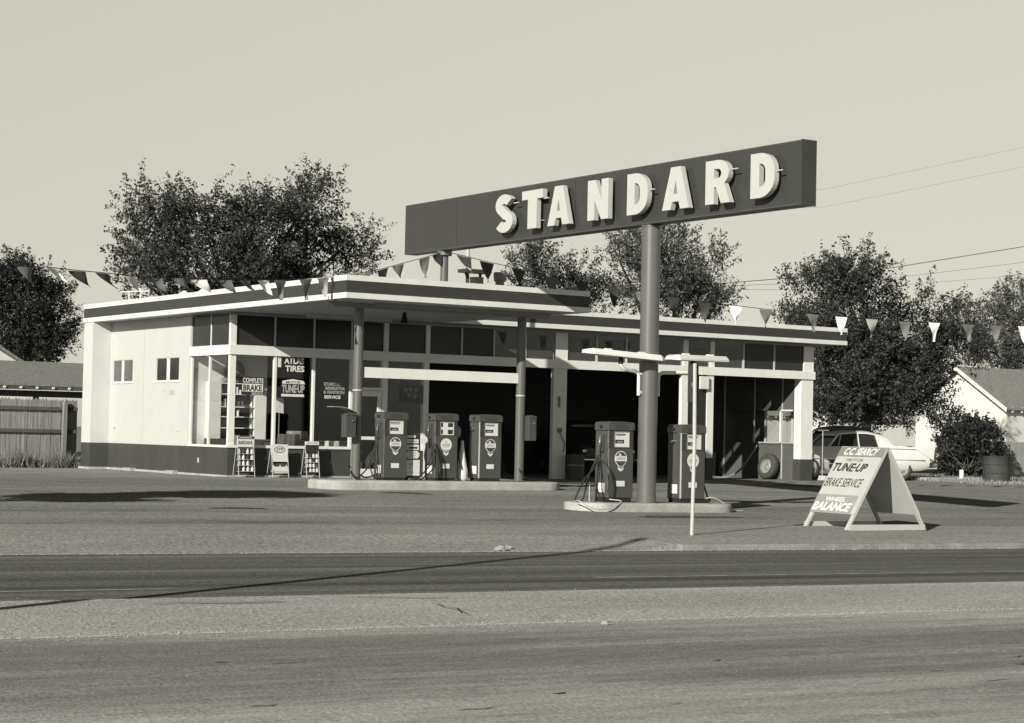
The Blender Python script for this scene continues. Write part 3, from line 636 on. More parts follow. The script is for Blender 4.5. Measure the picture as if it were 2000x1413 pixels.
hose(p, [(px3[0]+1.12, -5.5, Z1+.28), (px3[0]+1.18, -5.62, Z1+.1), (px3[0]+1.5, -5.5, Z1+.03), (px3[0]+1.7, -5.3, Z1+.03), (px3[0]+1.3, -5.2, Z1+.04), (px3[0]+.95, -5.3, Z1+.14), (px3[0]+.72, -5.3, Z1+.3)])
p = make_pump(*px4, Z2+.04, 'dark fuel pump with white band emblem standing left of the big sign pole')
x, z = px4[0], Z2+.04
hose(p, [(x-.08, -12.79, z+.86), (x-.2, -12.85, z+.62), (x-.45, -12.9, z+.42), (x-.68, -12.95, z+.10), (x-.70, -12.95, z-.02), (x-.5, -12.9, z+.02), (x-.3, -12.8, z+.45), (x-.1, -12.8, z+.85)])
hose(p, [(x-.06, -12.8, z+.80), (x+.0, -13.04, z+.6), (x+.08, -13.06, z+.3), (x-.02, -13.08, z+.06), (x-.16, -13.05, z+.02), (x-.22, -12.95, z+.3), (x-.1, -12.85, z+.75)])
hose(p, [(x-.10, -12.82, z+.8), (x-.25, -13.0, z+.45), (x-.32, -13.05, z+.0), (x-.36, -13.1, z-.02)], .012)
hose(p, [(x-.9, -13.2, z-.0), (x-.95, -13.45, z+.0), (x-.7, -13.55, z-.13), (x-.3, -13.55, z-.12), (x+.0, -13.45, z+.0), (x-.1, -13.2, z+.03)], .010, LSTEEL)
MB().cyl((x-.28, -12.8, Z2-.01), (x-.28, -12.8, z+.35), .014, n=8).build('hose_stand', LSTEEL, p)
p = make_pump(*px5, Z2+.02, 'dark fuel pump with solid white disc emblem standing right of the big sign pole', True, nozzle=False)
x, z = px5[0], Z2
hose(p, [(x+.61, -12.8, z+.62), (x+.72, -12.75, z+.5), (x+1.0, -12.6, z+.1), (x+1.08, -12.6, z+.02)], .017)
hose(p, [(x+.62, -12.9, z+.02), (x+.75, -13.0, z+.1), (x+.95, -13.05, z+.04), (x+1.25, -13.1, z-.14), (x+1.5, -13.1, z-.16)], .010, LSTEEL)
MB().box(x+.60, x+.74, -13.0, -12.85, z, z+.07).build('hose_valve', BLACK, p)
# dispensers hung on the canopy columns
def disp(x0, x1, z0, z1, label, hood):
    t = empty('towel_dispenser', ((x0+x1)/2, -5.5, z0), label, 'dispenser', 'boxes hung on the canopy columns')
    MB().box(x0, x1, -5.62, -5.40, z0, z1-.04).build('case', PUMP, t, bevel=.01)
    m = MB(); m.prism([(x0-.005, -5.63, z1-.04), (x0+.01, -5.63, z1+.0), ((x0+x1)/2, -5.63, z1+.03), (x1, -5.63, z1-.0), (x1+.005, -5.63, z1-.04)], (0, .26, 0)); m.build('lid', PUMP, t)
    MB().lathe([(0, -.03), (.022, -.03), (.022, 0)], ((x0+x1)/2+.02, -5.62, z1-.16), 'y', 10).build('knob', CHROME, t)
    MB().box(x1-.02, x1+.06, -5.55, -5.45, z0+.05, z1-.1).build('back_strap', BLACK, t)
    if hood:
        m = MB(); v = []
        for i in range(9):
            a = i/8; px = x1+.03-.62*a; pz = z1+.0+.13*math.sin(math.pi*min(1, a*1.25)*.5)-.0*a
            v += [(px, -5.68, pz), (px, -5.36, pz)]
        m.add(v, [(2*i, 2*i+2, 2*i+3, 2*i+1) for i in range(8)]); o = m.build('curved_hood', STEEL, t); o.modifiers.new('solid', 'SOLIDIFY').thickness = .015
disp(.15, .40, 1.02, 1.54, 'dark box with curved hood hung on the left canopy column', True)
disp(4.93, 5.13, 1.02, 1.58, 'narrow dark box hung on the right canopy column', False)
# price rack between first and second pump
t = empty('oil_sign_rack', (1.98, -5.3, Z1), 'dark rack with stacked white notice panels between the first two pumps', 'sign rack')
m = MB(); m.box(1.76, 2.16, -5.40, -5.36, Z1+.04, Z1+1.02); m.box(1.78, 1.81, -5.5, -5.2, Z1, Z1+.05); m.box(2.11, 2.14, -5.5, -5.2, Z1, Z1+.05); m.build('frame', PUMPD, t)
for (z0, z1, w) in ((.10, .45, .37), (.67, .79, .34), (.82, .91, .33), (.94, 1.0, .25)): MB().box(1.78, 1.78+w, -5.412, -5.402, Z1+z0, Z1+z1).build('notice', PLATE, t)
MB().prism([(1.80+a*.33, -5.412, Z1+.48+b*.17) for a, b in ((.12, 0), (.4, -.04), (.6, .04), (.88, 0), (1.02, .3), (1.02, .7), (.85, 1), (.15, 1), (0, .7), (0, .3))], (0, .01, 0)).build('notice', PLATE, t)
for zz, h, w, mt_ in ((.35, .018, .12, 0), (.27, .018, .06, 0), (.17, .014, .14, 0), (.60, .012, .2, 0), (.55, .012, .18, 0), (.51, .012, .16, 0), (.70, .04, .22, 1), (.85, .02, .2, 0)):
    MB().box(1.86, 1.86+w, -5.414, -5.4122, Z1+zz, Z1+zz+h).build('printed_line', INK if mt_ else GREYINK, t)
MB().lathe([(0, -.02), (.09, -.02), (.09, .0)], (2.22, -5.45, Z1+.9), 'y', 20).build('round_gauge', PLATE, t)
# watering can / radiator can
t = empty('radiator_water_can', (3.28, -5.3, Z1), 'tall white tapering water can between the second and third pump', 'can')
MB().lathe([(.10, 0), (.14, .06), (.13, .25), (.07, .55), (.035, .8), (.03, .9)], (3.30, -5.35, Z1), 'z', 16).build('body', OFFW, t, smooth=True)
MB().tube(spline([(3.30, -5.35, Z1+.9), (3.24, -5.4, Z1+1.0), (3.16, -5.42, Z1+.9), (3.13, -5.45, Z1+.6), (3.2, -5.5, Z1+.25)]), .012, 6).build('spout', BLACK, t)
MB().lathe([(.05, 0), (.12, .05), (.13, .22), (.06, .3)], (3.20, -5.2, Z1+.95), 'z', 14).build('funnel', STEEL, t, smooth=True)
# ---------------------------------------------------------------- sandwich board
yaw = math.radians(-5); rv = Vector((math.sin(yaw), -math.cos(yaw), 0)); bv = Vector((math.cos(yaw), math.sin(yaw), 0))
F0 = Vector((3.0, -17.25, -.357)); wB, spd, hB = 1.25, 1.70, 1.42
t = empty('sandwich_board', F0+rv*wB/2+bv*spd/2, 'white folding sandwich board lettered for tune-ups and brake service', 'sandwich board')
apex = F0 + bv*spd/2 + Vector((0, 0, hB)); up = (apex-F0).normalized(); Lf = (apex-F0).length; nf = rv.cross(up).normalized()   # outward front normal
if nf.dot(bv) > 0: nf = -nf
def AP(u, v, d=0): return F0 + rv*u + up*v + nf*d
upb = (apex-(F0+bv*spd)).normalized(); nb = upb.cross(rv).normalized()
if nb.dot(bv) < 0: nb = -nb
def BP(u, v, d=0): return F0 + bv*spd + rv*u + upb*v + nb*d
BOARDW = mat('board_white_paint', .42, .55, .05, 4)
for P, nn, u_ in ((AP, nf, up), (BP, nb, upb)):
    for u in (0, wB-.085): MB().obox(P(u, 0, -.02), rv*.085, u_*(Lf-.0), nn*.035).build('leg', BOARDW, t)
    MB().obox(P(.0, .30, .016), rv*wB, u_*(Lf-.30-.01), nn*.014).build('panel', BOARDW, t)
MB().obox(AP(-.02, .0, -.0)+bv*.03+Vector((0, 0, .0)), rv*.03, bv*(spd-.06), Vector((0, 0, .10))).obox(AP(wB-.01, 0)+bv*.03, rv*.03, bv*(spd-.06), Vector((0, 0, .10))).build('ground_brace', BOARDW, t)
fp = .0305
MB().obox(AP(.0, Lf-.215, fp), rv*(wB), up*.195, nf*.003).build('painted_band', MIDPAINT, t)
MB().obox(AP(.0, .305, fp), rv*(wB-.11), up*.36, nf*.003).build('painted_band', mat('light_grey_sign_paint', .27, .6, .08, 5), t)
lt = dict(depth=.002)
BW = mat('sign_lettering_white', .62, .5, .04, 6)
text('C.C. SEARCY', BW, t, AP(.16, Lf-.185, fp+.0035), rv, up, .145, .94, .002, .028, .35)
text('MOTOR', INK, t, AP(.32, Lf-.315, fp), rv, up, .06, .46, .002, 0, .15)
text('TUNE·UP', INK, t, AP(.05, Lf-.52, fp), rv, up, .17, .94, .002, .035, .25)
text('BRAKE SERVICE', INK, t, AP(.03, Lf-.83, fp), rv, up, .175, 1.03, .002, .004, .3)
text('WHEEL', BW, t, AP(.28, .53, fp+.0035), rv, up, .085, .56, .002, .02, .1)
text('BALANCE', BW, t, AP(.02, .34, fp+.0035), rv, up, .17, 1.06, .002, .035, .2)
# ---------------------------------------------------------------- kerbside sign post
gp_ = Vector((-1.32, -19.55, -.345))
t = empty('sign_post', gp_, 'thin pale post at the kerb with a small plate seen from behind', 'sign post')
MB().tube([gp_, gp_+Vector((.02, 0, 1.4)), gp_+Vector((.0, 0, 2.66))], .031, 10).build('post', LSTEEL, t, smooth=True)
MB().box(gp_.x-.10, gp_.x+.10, gp_.y+.03, gp_.y+.042, 1.72, 2.30).build('sign_plate', mat('bare_sign_back', .06, .5, .25, 4, stretch=(6, 1, .4)), t)
MB().box(gp_.x-.03, gp_.x+.03, gp_.y+.02, gp_.y+.031, 1.95, 2.02).build('bracket', STEEL, t)
# ---------------------------------------------------------------- pennant strings
PL = [(-10.6, -8.95, 4.12), (-8.58, -8.39, 4.04), (-8.07, -8.25, 4.06), (-7.47, -8.09, 4.08), (-6.95, -7.95, 4.07), (-6.37, -7.79, 4.07), (-5.73, -7.62, 4.06), (-5.16, -7.46, 4.07), (-4.58, -7.3, 4.11), (-4.11, -7.17, 4.12), (-3.48, -7.0, 4.16), (-2.95, -6.86, 4.19), (-2.48, -6.73, 4.23), (-2.02, -6.6, 4.27), (-1.33, -6.41, 4.34), (-0.86, -6.29, 4.4), (-0.48, -6.18, 4.45), (-0.1, -6.08, 4.5), (0.36, -5.95, 4.61), (0.85, -5.82, 4.72), (1.31, -5.69, 4.85), (2.1, -5.48, 5.07), (2.53, -5.36, 5.2), (2.7, -5.31, 5.25)]
PR = [(2.79, -5.31, 5.25), (3.2, -5.38, 5.19), (3.76, -5.47, 5.09), (4.54, -5.61, 4.97), (5.35, -5.75, 4.84), (6.13, -5.88, 4.77), (6.94, -6.02, 4.68), (7.71, -6.15, 4.58), (8.51, -6.29, 4.51), (9.35, -6.43, 4.43), (10.19, -6.58, 4.38), (11.02, -6.72, 4.33), (12.34, -6.94, 4.28), (13.15, -7.08, 4.25), (14.03, -7.23, 4.23), (15.0, -7.4, 4.21), (15.87, -7.55, 4.22), (16.89, -7.72, 4.22), (17.75, -7.87, 4.23), (18.59, -8.02, 4.25), (22, -8.6, 4.5)]
PM = {'w': mat('white_pennant', .80, .6, .05, 5), 'l': mat('pale_pennant', .34, .6, .05, 5), 'g': mat('grey_pennant', .14, .6, .08, 5), 'd': mat('dark_pennant', .04, .6, .1, 5)}
def pennants(path, items, label):
    t = empty('pennant_string', path[len(path)//2], label, 'pennants')
    MB().tube(path, .008, 5).build('rope', BLACK, t)
    P = [Vector(p) for p in path]
    for (i, c, blow) in items:
        a = P[i]; b = P[min(i+1, len(P)-1)]; d = (b-a).normalized(); a = a - d*.17
        Wd, Hh = .36, random.uniform(.42, .50)*(1-.28*min(max(blow, 0), 1)); nr, ncol = 8, 4; v = []; side = Vector((-d.y, d.x, 0)).normalized()
        ph = random.random()*6
        for r in range(nr+1):
            k = r/nr; w = Wd*(1-k)
            for q in range(ncol+1):
                s = q/ncol
                p = a + d*(Wd*k*.5 + w*s) + Vector((0, 0, -Hh*k*(1-.28*min(blow, 1.2)*k))) + d*(blow*.42*k**1.3) + side*(.06*math.sin(ph+k*4+s*3)*k + .05*abs(blow)*math.sin(s*4+ph)) + Vector((0, 0, -.015))
                v.append(p)
        fs = [(r*(ncol+1)+q, r*(ncol+1)+q+1, (r+1)*(ncol+1)+q+1, (r+1)*(ncol+1)+q) for r in range(nr) for q in range(ncol)]
        MB().add(v, fs).build('pennant', PM[c], t, smooth=True)
    return t
pennants(PL, [(2, 'g', .5), (3, 'w', .9), (4, 'd', .8), (5, 'd', .9), (6, 'w', .7), (7, 'g', .7), (8, 'g', .8), (9, 'w', .9), (10, 'g', .8), (11, 'g', .9), (12, 'w', .6), (13, 'g', .1), (14, 'g', .1), (15, 'l', .2), (16, 'd', -.0), (17, 'd', 0), (18, 'l', -.1), (19, 'd', .0), (20, 'g', .3), (21, 'g', .1), (22, 'd', .4)],
         'string of wind-blown triangular pennants from the rear sign pole out to the left')
pennants(PR, [(1, 'l', .5), (2, 'd', .1), (3, 'd', .1), (4, 'g', .1), (5, 'd', 0), (6, 'd', .1), (7, 'g', .1), (8, 'd', 0), (9, 'd', .05), (10, 'w', 0), (11, 'g', 0), (12, 'g', .1), (13, 'w', 0), (14, 'l', 0), (15, 'g', .05), (16, 'w', 0), (17, 'g', .1), (18, 'g', 0), (19, 'w', .1)],
         'string of hanging triangular pennants from the rear sign pole out to the right')
# ---------------------------------------------------------------- product racks by the office window
def bottle(x, y, z, lean, h, label, group, light):
    o = MB().lathe([(.0, 0), (.036, .0), (.036, h*.62), (.012, h*.8), (.012, h), (0, h)], (0, 0, 0), 'z', 8).build('oil_can', light)
    o.location = (x, y, z); o.rotation_euler = (lean, 0, random.uniform(-.2, .2)); tag(o, label, 'can', group); return o
CANW = mat('white_can', .55, .5, .3, 20); CAND = mat('dark_can', .06, .4, .4, 20)
def rack(x0, x1, top, y, label, rows, per, head, hname, gl, inkm=INK, dark=False):
    t = empty('display_rack', ((x0+x1)/2, y, 0), label, 'display rack', 'wire product racks under the office window')
    y1 = y+.22; m = MB()
    for x in (x0, x1): m.cyl((x, y-.04, .0), (x, y+.10, top), .009, n=6); m.cyl((x, y+.30, .0), (x, y+.12, top-.1), .008, n=6)
    for k in range(rows):
        z = .14+k*(top-.42)/rows; m.cyl((x0, y-.03+z*.1, z), (x1, y-.03+z*.1, z), .006, n=6); m.box(x0, x1, y-.02+z*.1, y+.08+z*.1, z-.008, z)
    m.cyl((x0, y-.04, .04), (x1, y-.04, .04), .007, n=6); m.cyl((x0, y+.3, .04), (x1, y+.3, .04), .007, n=6)
    m.build('frame', LSTEEL, t)
    MB().box(x0+.01, x1-.01, y+.085, y+.095, .10, top-.25).build('back_panel', CAND, t)
    hd = MB().box(x0-.01, x1+.01, y+.06, y+.075, top-.26, top).build('header_board', PLATE, t)
    for k in range(rows):
        z = .14+k*(top-.42)/rows
        for j in range(per): bottle(x0+.04+(x1-x0-.08)*j/(per-1), y+.02+z*.1, z+.002, .1, min(.16, (top-.42)/rows*.88), 'small oil can standing in the %s' % gl, 'oil cans in the %s' % gl, CANW if (j+k) % 4 or not dark else CAND)
    return t, hd
t, hd = rack(.13, .55, .98, -.34, 'wire rack with dark-topped lettered header, leftmost of the three racks', 4, 4, .2, 'h', 'leftmost wire rack', dark=True)
MB().box(.125, .555, -.283, -.2805, .915, .975).build('header_strip', INK, hd); text('BARDAHL', INK, hd, (.145, -.2805, .785), (1, 0, 0), (0, 0, 1), .085, .38, .002, .02)
MB().box(.16, .50, -.2845, -.2836, .935, .95).build('printed_line', PLATE, hd)
t, hd = rack(1.03, 1.46, .80, -.34, 'white wire rack with a large oval badge, middle of the three racks', 1, 3, .2, 'h', 'middle wire rack')
MB().box(1.04, 1.45, -.305, -.295, .38, .54).build('front_panel', PLATE, t) ; MB().box(1.04, 1.45, -.345, -.335, .10, .26).build('front_panel', PLATE, t)
ov = [(1.245+.15*math.cos(a*.2618), -.2805, .67+.08*math.sin(a*.2618)) for a in range(24)]; ov2 = [(1.245+.132*math.cos(a*.2618), -.2835, .67+.064*math.sin(a*.2618)) for a in range(24)]
MB().prism(ov, (0, -.002, 0)).build('oval_badge', INK, hd); MB().prism(ov2, (0, -.001, 0)).build('oval_badge', PLATE, hd); text('STP', INK, hd, (1.15, -.2848, .635), (1, 0, 0), (0, 0, 1), .075, .19, .001, .02, .2)
t, hd = rack(1.95, 2.30, .88, -.34, 'dark wire rack with narrow white header, rightmost of the three racks', 4, 4, .2, 'h', 'rightmost wire rack', dark=True)
MB().box(1.94, 2.31, -.283, -.2805, .62, .80).build('header_strip', INK, hd); MB().box(1.98, 2.27, -.282, -.2808, .835, .85).build('printed_line', GREYINK, hd)
# ---------------------------------------------------------------- posters in the office windows
def plate(name, label, x0, x1, z0, z1, m, y=.022, cat='poster', th=.004):
    o = empty(name, ((x0+x1)/2, y, z0), label, cat); MB().box(x0, x1, y-th, y, z0, z1).build('card', m, o); return o
t = plate('window_poster', 'dark card lettered for complete brake service in the first front window', .33, .93, 1.98, 2.42, INK)
yy = .0175
text('COMPLETE', PLATE, t, (.36, yy, 2.27), (1, 0, 0), (0, 0, 1), .12, .55, .001, .02)
MB().box(.345, .90, yy-.001, yy+.0002, 2.06, 2.25).build('band', PLATE, t); text('BRAKE', INK, t, (.37, yy-.0012, 2.075), (1, 0, 0), (0, 0, 1), .15, .50, .001, .035); text('SERVICE', PLATE, t, (.60, yy, 1.99), (1, 0, 0), (0, 0, 1), .055, .30, .001)
t = empty('window_poster', (1.75, .022, 2.56), 'pale tyre lettering high in the second front window', 'window lettering')
text('ATLAS', PLATE, t, (1.46, .022, 2.77), (1, 0, 0), (0, 0, 1), .15, .54, .002, .03); text('TIRES', PLATE, t, (1.49, .022, 2.58), (1, 0, 0), (0, 0, 1), .15, .52, .002, .03)
t = empty('window_poster', (1.72, .022, 1.98), 'pale motor tune-up lettering low in the second front window', 'window lettering')
MB().prism([(1.42, .018, 2.28), (1.42, .018, 2.35), (1.7, .018, 2.40), (2.0, .018, 2.36), (2.04, .018, 2.28)], (0, .004, 0)).build('band', PLATE, t); MB().box(1.40, 2.02, .018, .022, 1.97, 2.03).build('band', PLATE, t)
text('MOTOR', INK, t, (1.52, .0178, 2.29), (1, 0, 0), (0, 0, 1), .06, .40, .001, .02); text('TUNE·UP', mat('pale_letter', .32, .5, .1, 5), t, (1.41, .022, 2.06), (1, 0, 0), (0, 0, 1), .20, .62, .002, .05)
t = empty('window_poster', (2.84, .022, 1.95), 'pale starter, generator and ignition lettering in the third front window', 'window lettering')
for s, z0, xx, w in (('STARTER', 2.27, 2.56, .50), ('GENERATOR', 2.17, 2.60, .56), ('& IGNITION', 2.07, 2.56, .58), ('SERVICE', 1.95, 2.58, .46)):
    text(s, mat('pale_letter', .32, .5, .1, 5) if s != 'SERVICE' else PLATE, t, (xx, .022, z0), (1, 0, 0), (0, 0, 1), .08, w, .002, .03)
tag(MB().box(1.27, 1.37, .01, .022, 2.68, 2.93).build('window_notice', PLATE), 'small blank pale notice at the top corner of the second front window', 'notice')
t = plate('window_poster', 'grey lettered poster in the window right of the office door', 4.75, 5.42, 1.90, 2.35, mat('poster_grey', .10, .6, .3, 3))
for (x_, z_, r_) in ((4.90, 2.24, .055), (5.05, 2.25, .05), (5.22, 2.24, .06), (5.0, 2.10, .05), (5.18, 2.08, .06)): MB().lathe([(0, -.002), (r_, -.002), (r_, 0)], (x_, .0175, z_), 'y', 16).build('printed_disc', MIDPAINT, t)
tag(MB().box(14.33, 14.66, -.10, -.05, 2.54, 2.90).build('notice_box', PLATE, bevel=.015), 'small white box sign beside the narrow dark panel between the bays', 'box sign')
# ---------------------------------------------------------------- office interior
t = empty('partition_wall', (1.3, 2.8, 0), 'pale inner wall behind the corner window', 'partition'); MB().box(.16, 2.15, 2.34, 2.42, .006, 3.95).build('panel', INTERL, t)
t = empty('shelf_unit', (1.6, 2.6, 0), 'white shelf cabinet with dark back standing in the office', 'shelf unit')
SHW = mat('shelf_white', .72, .5, .06, 4); x0, x1, y0, y1 = .44, 1.98, 2.0, 2.33
MB().box(x0, x0+.28, y0, y1, .9, 2.33).build('side_panel', SHW, t); MB().box(x1-.32, x1, y0, y1, .9, 2.10).build('side_panel', SHW, t)
MB().box(x0+.28, x1-.32, y1-.03, y1, .9, 2.30).build('back_panel', INTER, t)
for z in (1.16, 1.44, 1.69, 2.01, 2.28): MB().box(x0+.281, x1-.321, y0+.01, y1-.031, z, z+.025).build('shelf', SHW, t)
MB().box(x0, x1, y0, y1, .006, .89).build('base_cabinet', INTER, t)
for z, n in ((2.035, 9), (1.715, 8), (1.465, 5)):
    for k in range(n):
        if random.random() < .2: continue
        h = random.uniform(.10, .2)
        o = MB().cyl((0, 0, 0), (0, 0, h), random.uniform(.028, .045), n=10).build('shelf_can', CANW if random.random() < .6 else CAND); o.location = (x0+.34+.8*k/n*.98, y0+.12, z)
        tag(o, 'small can standing on the office shelves', 'can', 'cans on the office shelves')
t = empty('wall_clock', (1.55, 2.7, 2.45), 'arched dark clock above the office shelves', 'clock')
arc_ = [(.93, 2.25, 2.44)] + [(1.20+.27*math.cos(math.pi-a*math.pi/12), 2.25, 2.62+.27*math.sin(math.pi-a*math.pi/12)) for a in range(13)] + [(1.47, 2.25, 2.44)]
MB().prism(arc_, (0, .08, 0)).build('case', CAND, t); MB().lathe([(0, -.01), (.15, -.01), (.15, 0)], (1.20, 2.25, 2.64), 'y', 20).build('face', GREYINK, t)
MB().bar((1.20, 2.238, 2.64), (1.13, 2.238, 2.74), .01, .01).bar((1.20, 2.238, 2.64), (1.26, 2.238, 2.58), .01, .01).build('hand', LSTEEL, t)
tag(MB().box(.85, 1.55, 2.02, 2.30, 2.335, 2.43).build('wall_shelf_box', mat('cardboard', .2, .8, .1, 3)), 'flat box lying on top of the office shelf cabinet', 'box')
t = empty('sales_counter', (2.4, 1.7, 0), 'dark sales counter inside the office window', 'counter'); MB().box(1.9, 4.2, 1.35, 1.9, .006, .86).build('body', INTER, t); MB().box(1.85, 4.25, 1.3, 1.95, .86, .90).build('top', CAND, t)
for (x, y, w, h, m, lb) in ((2.55, 1.7, .5, .22, STEEL, 'grey cash register on the office counter'), (1.75, .6, .5, .35, mat('tyre_wrap', .12, .3, .4, 6), 'wrapped bundle lying inside the second front window'), (3.0, .45, .28, .2, CANW, 'small pale carton inside the third front window'), (.35, .5, .22, .3, mat('carton', .22, .8, .2, 5), 'small stack of cartons in the corner window')):
    z = .91 if 'counter' in lb else .70
    b = MB().box(x, x+w, y, y+.3, z, z+h).build('cash_register' if 'register' in lb else 'carton', m, bevel=.03); tag(b, lb, 'register' if 'register' in lb else 'carton')
    if z < .9: tag(MB().box(x-.1, x+w+.1, y-.1, y+.4, .50, .695).build('window_ledge', INTER), 'dark ledge under the %s' % lb.split(' ', 1)[1][:60], 'ledge')
t = empty('notice_stand', (2.25, 1.2, .9), 'white paper sheet on a thin stand inside the office', 'stand'); MB().cyl((2.22, 1.75, .9), (2.22, 1.75, 1.75), .012, n=6).build('stem', STEEL, t); MB().obox((2.03, 1.72, 1.6), (.30, 0, -.03), (0, .015, 0), (.02, .06, .38)).build('sheet', PLATE, t)
# ---------------------------------------------------------------- garage contents
t = empty('spare_wheel', (17.95, 1.12, 0), 'large tyre with pale rim leaning on the end wall of the right bay', 'wheel')
m = MB(); R0 = .40; c = Vector((17.93, 1.15, .385)); tilt = math.radians(14)
def tyre(t, c, R0, w, ax, tilt=0.0, rimm=None):
    ax = Vector(ax).normalized(); up_ = Vector((0, 0, 1)); up_ = (up_*math.cos(tilt)+ax*math.sin(tilt)).normalized(); ax = (ax - up_*ax.dot(up_)).normalized(); s = ax.cross(up_)
    def rev(prof, n=40, tread=False):
        mb = MB(); b = []
        for j, (r, h) in enumerate(prof):
            for k in range(n):
                a = 2*math.pi*k/n; rr = r+(.008 if tread and (k % 2) and r > R0*.97 else 0); b.append(c + (s*math.cos(a)+up_*math.sin(a))*rr + ax*h)
        fs = [(j*n+k, j*n+(k+1) % n, (j+1)*n+(k+1) % n, (j+1)*n+k) for j in range(len(prof)-1) for k in range(n)]
        return mb.add(b, fs)
    rev([(R0*.60, w*.42), (R0*.66, w*.5), (R0*.85, w*.52), (R0*.96, w*.42), (R0, w*.3), (R0, -w*.3), (R0*.96, -w*.42), (R0*.85, -w*.52), (R0*.66, -w*.5), (R0*.60, -w*.42)], tread=True).build('tyre', mat('tyre_rubber', .05, .8, .3, 12), t, smooth=True)
    rr = rev([(R0*.62, w*.44), (R0*.58, w*.40), (R0*.55, w*.18), (R0*.38, w*.12), (R0*.30, w*.24), (R0*.16, w*.26), (R0*.13, w*.1), (0.001, w*.1)]).build('rim', rimm or mat('wheel_rim', .22, .45, .2, 9), t, smooth=True)
    rev([(R0*.62, -w*.44), (R0*.3, -w*.3), (.001, -w*.3)]).build('rim_back', BLACK, t)
tyre(t, c, .375, .22, (-1, .0, 0), -math.radians(12))
hh = MB().tube(spline([(18.0, 1.75, 1.0), (17.9, 1.85, .75), (17.8, 2.05, .45), (17.75, 2.3, .2), (17.4, 2.4, .03), (16.9, 2.5, .03), (16.6, 2.2, .03)]), .03, 8).build('air_hose', mat('pale_hose', .2, .6, .2, 5), smooth=True); tag(hh, 'thick grey hose hanging beside the tyre in the right bay', 'hose')
for k, x in enumerate((17.0, 17.55)):
    b = MB().obox((x, 3.2+.3*k, .006), (.3, 0, 0), (0, .25, 0), (.05, 0, .75)).build('floor_stand', mat('lift_stand', .12, .6, .2, 3), bevel=.02); tag(b, 'upright grey stand at the back of the right bay, %s one' % ('left' if k == 0 else 'right'), 'stand', 'stands in the right bay')
t = empty('hanging_hose_reel', (17.2, 4.0, 2.2), 'dark reel on a strap hanging at the back of the right bay', 'reel'); MB().cyl((17.2, 4, 2.5), (17.2, 4, 3.95), .03, n=6).build('strap', BLACK, t); MB().lathe([(0, 0), (.12, .05), (.16, .3), (.10, .55), (0, .6)], (17.2, 4, 1.9), 'z', 12).build('reel', BLACK, t)
t = empty('storage_drum', (9.75, -.35, 0), 'dark lettered can at the foot of the column between the left and middle bays', 'drum')
MB().lathe([(.24, 0), (.24, .02), (.235, .3), (.245, .31), (.235, .32), (.235, .62), (.24, .66), (0, .66)], (9.98, -.02-.3, .0), 'z', 24).build('body', mat('drum_dark', .045, .5, .2, 5), t, smooth=True)
MB().lathe([(.2405, .36), (.2405, .40)], (9.98, -.32, 0), 'z', 24).lathe([(.2405, .30), (.2405, .315)], (9.98, -.32, 0), 'z', 24).build('painted_band', GREYINK, t)
t = empty('wall_gauge', (9.6, -.05, 1.3), 'small round hose fitting on the grey column between the left and middle bays', 'gauge')
MB().tube([(9.62, -.03, 1.9), (9.62, -.03, 2.2)], .03, 8).build('tube', GREYINK, t); MB().lathe([(0, -.04), (.07, -.04), (.07, 0)], (9.65, -.0, 1.3), 'y', 14).build('dial', GREYINK, t); MB().tube(spline([(9.65, -.04, 1.25), (9.7, -.06, 1.1), (9.8, -.05, .95), (9.75, -.05, .7)]), .012, 6).build('hose', BLACK, t)
MBc = MB()
t = empty('step_ladder', (18.85, .2, 0), 'tall thin pipe stand with low pale jack beside the right end column', 'stand')
MB().cyl((18.88, -.15, .0), (18.88, -.15, 1.47), .018, n=8).cyl((18.72, -.15, 1.47), (19.1, -.15, 1.47), .018, n=8).cyl((18.88, -.15, .55), (19.2, -.25, .50), .012, n=6).build('pipe', STEEL, t); MB().prism([(18.7, -.45, .02), (18.75, -.45, .16), (18.95, -.45, .14), (19.7, -.45, .05), (19.7, -.45, .02)], (0, .3, 0)).build('jack', LSTEEL, t)
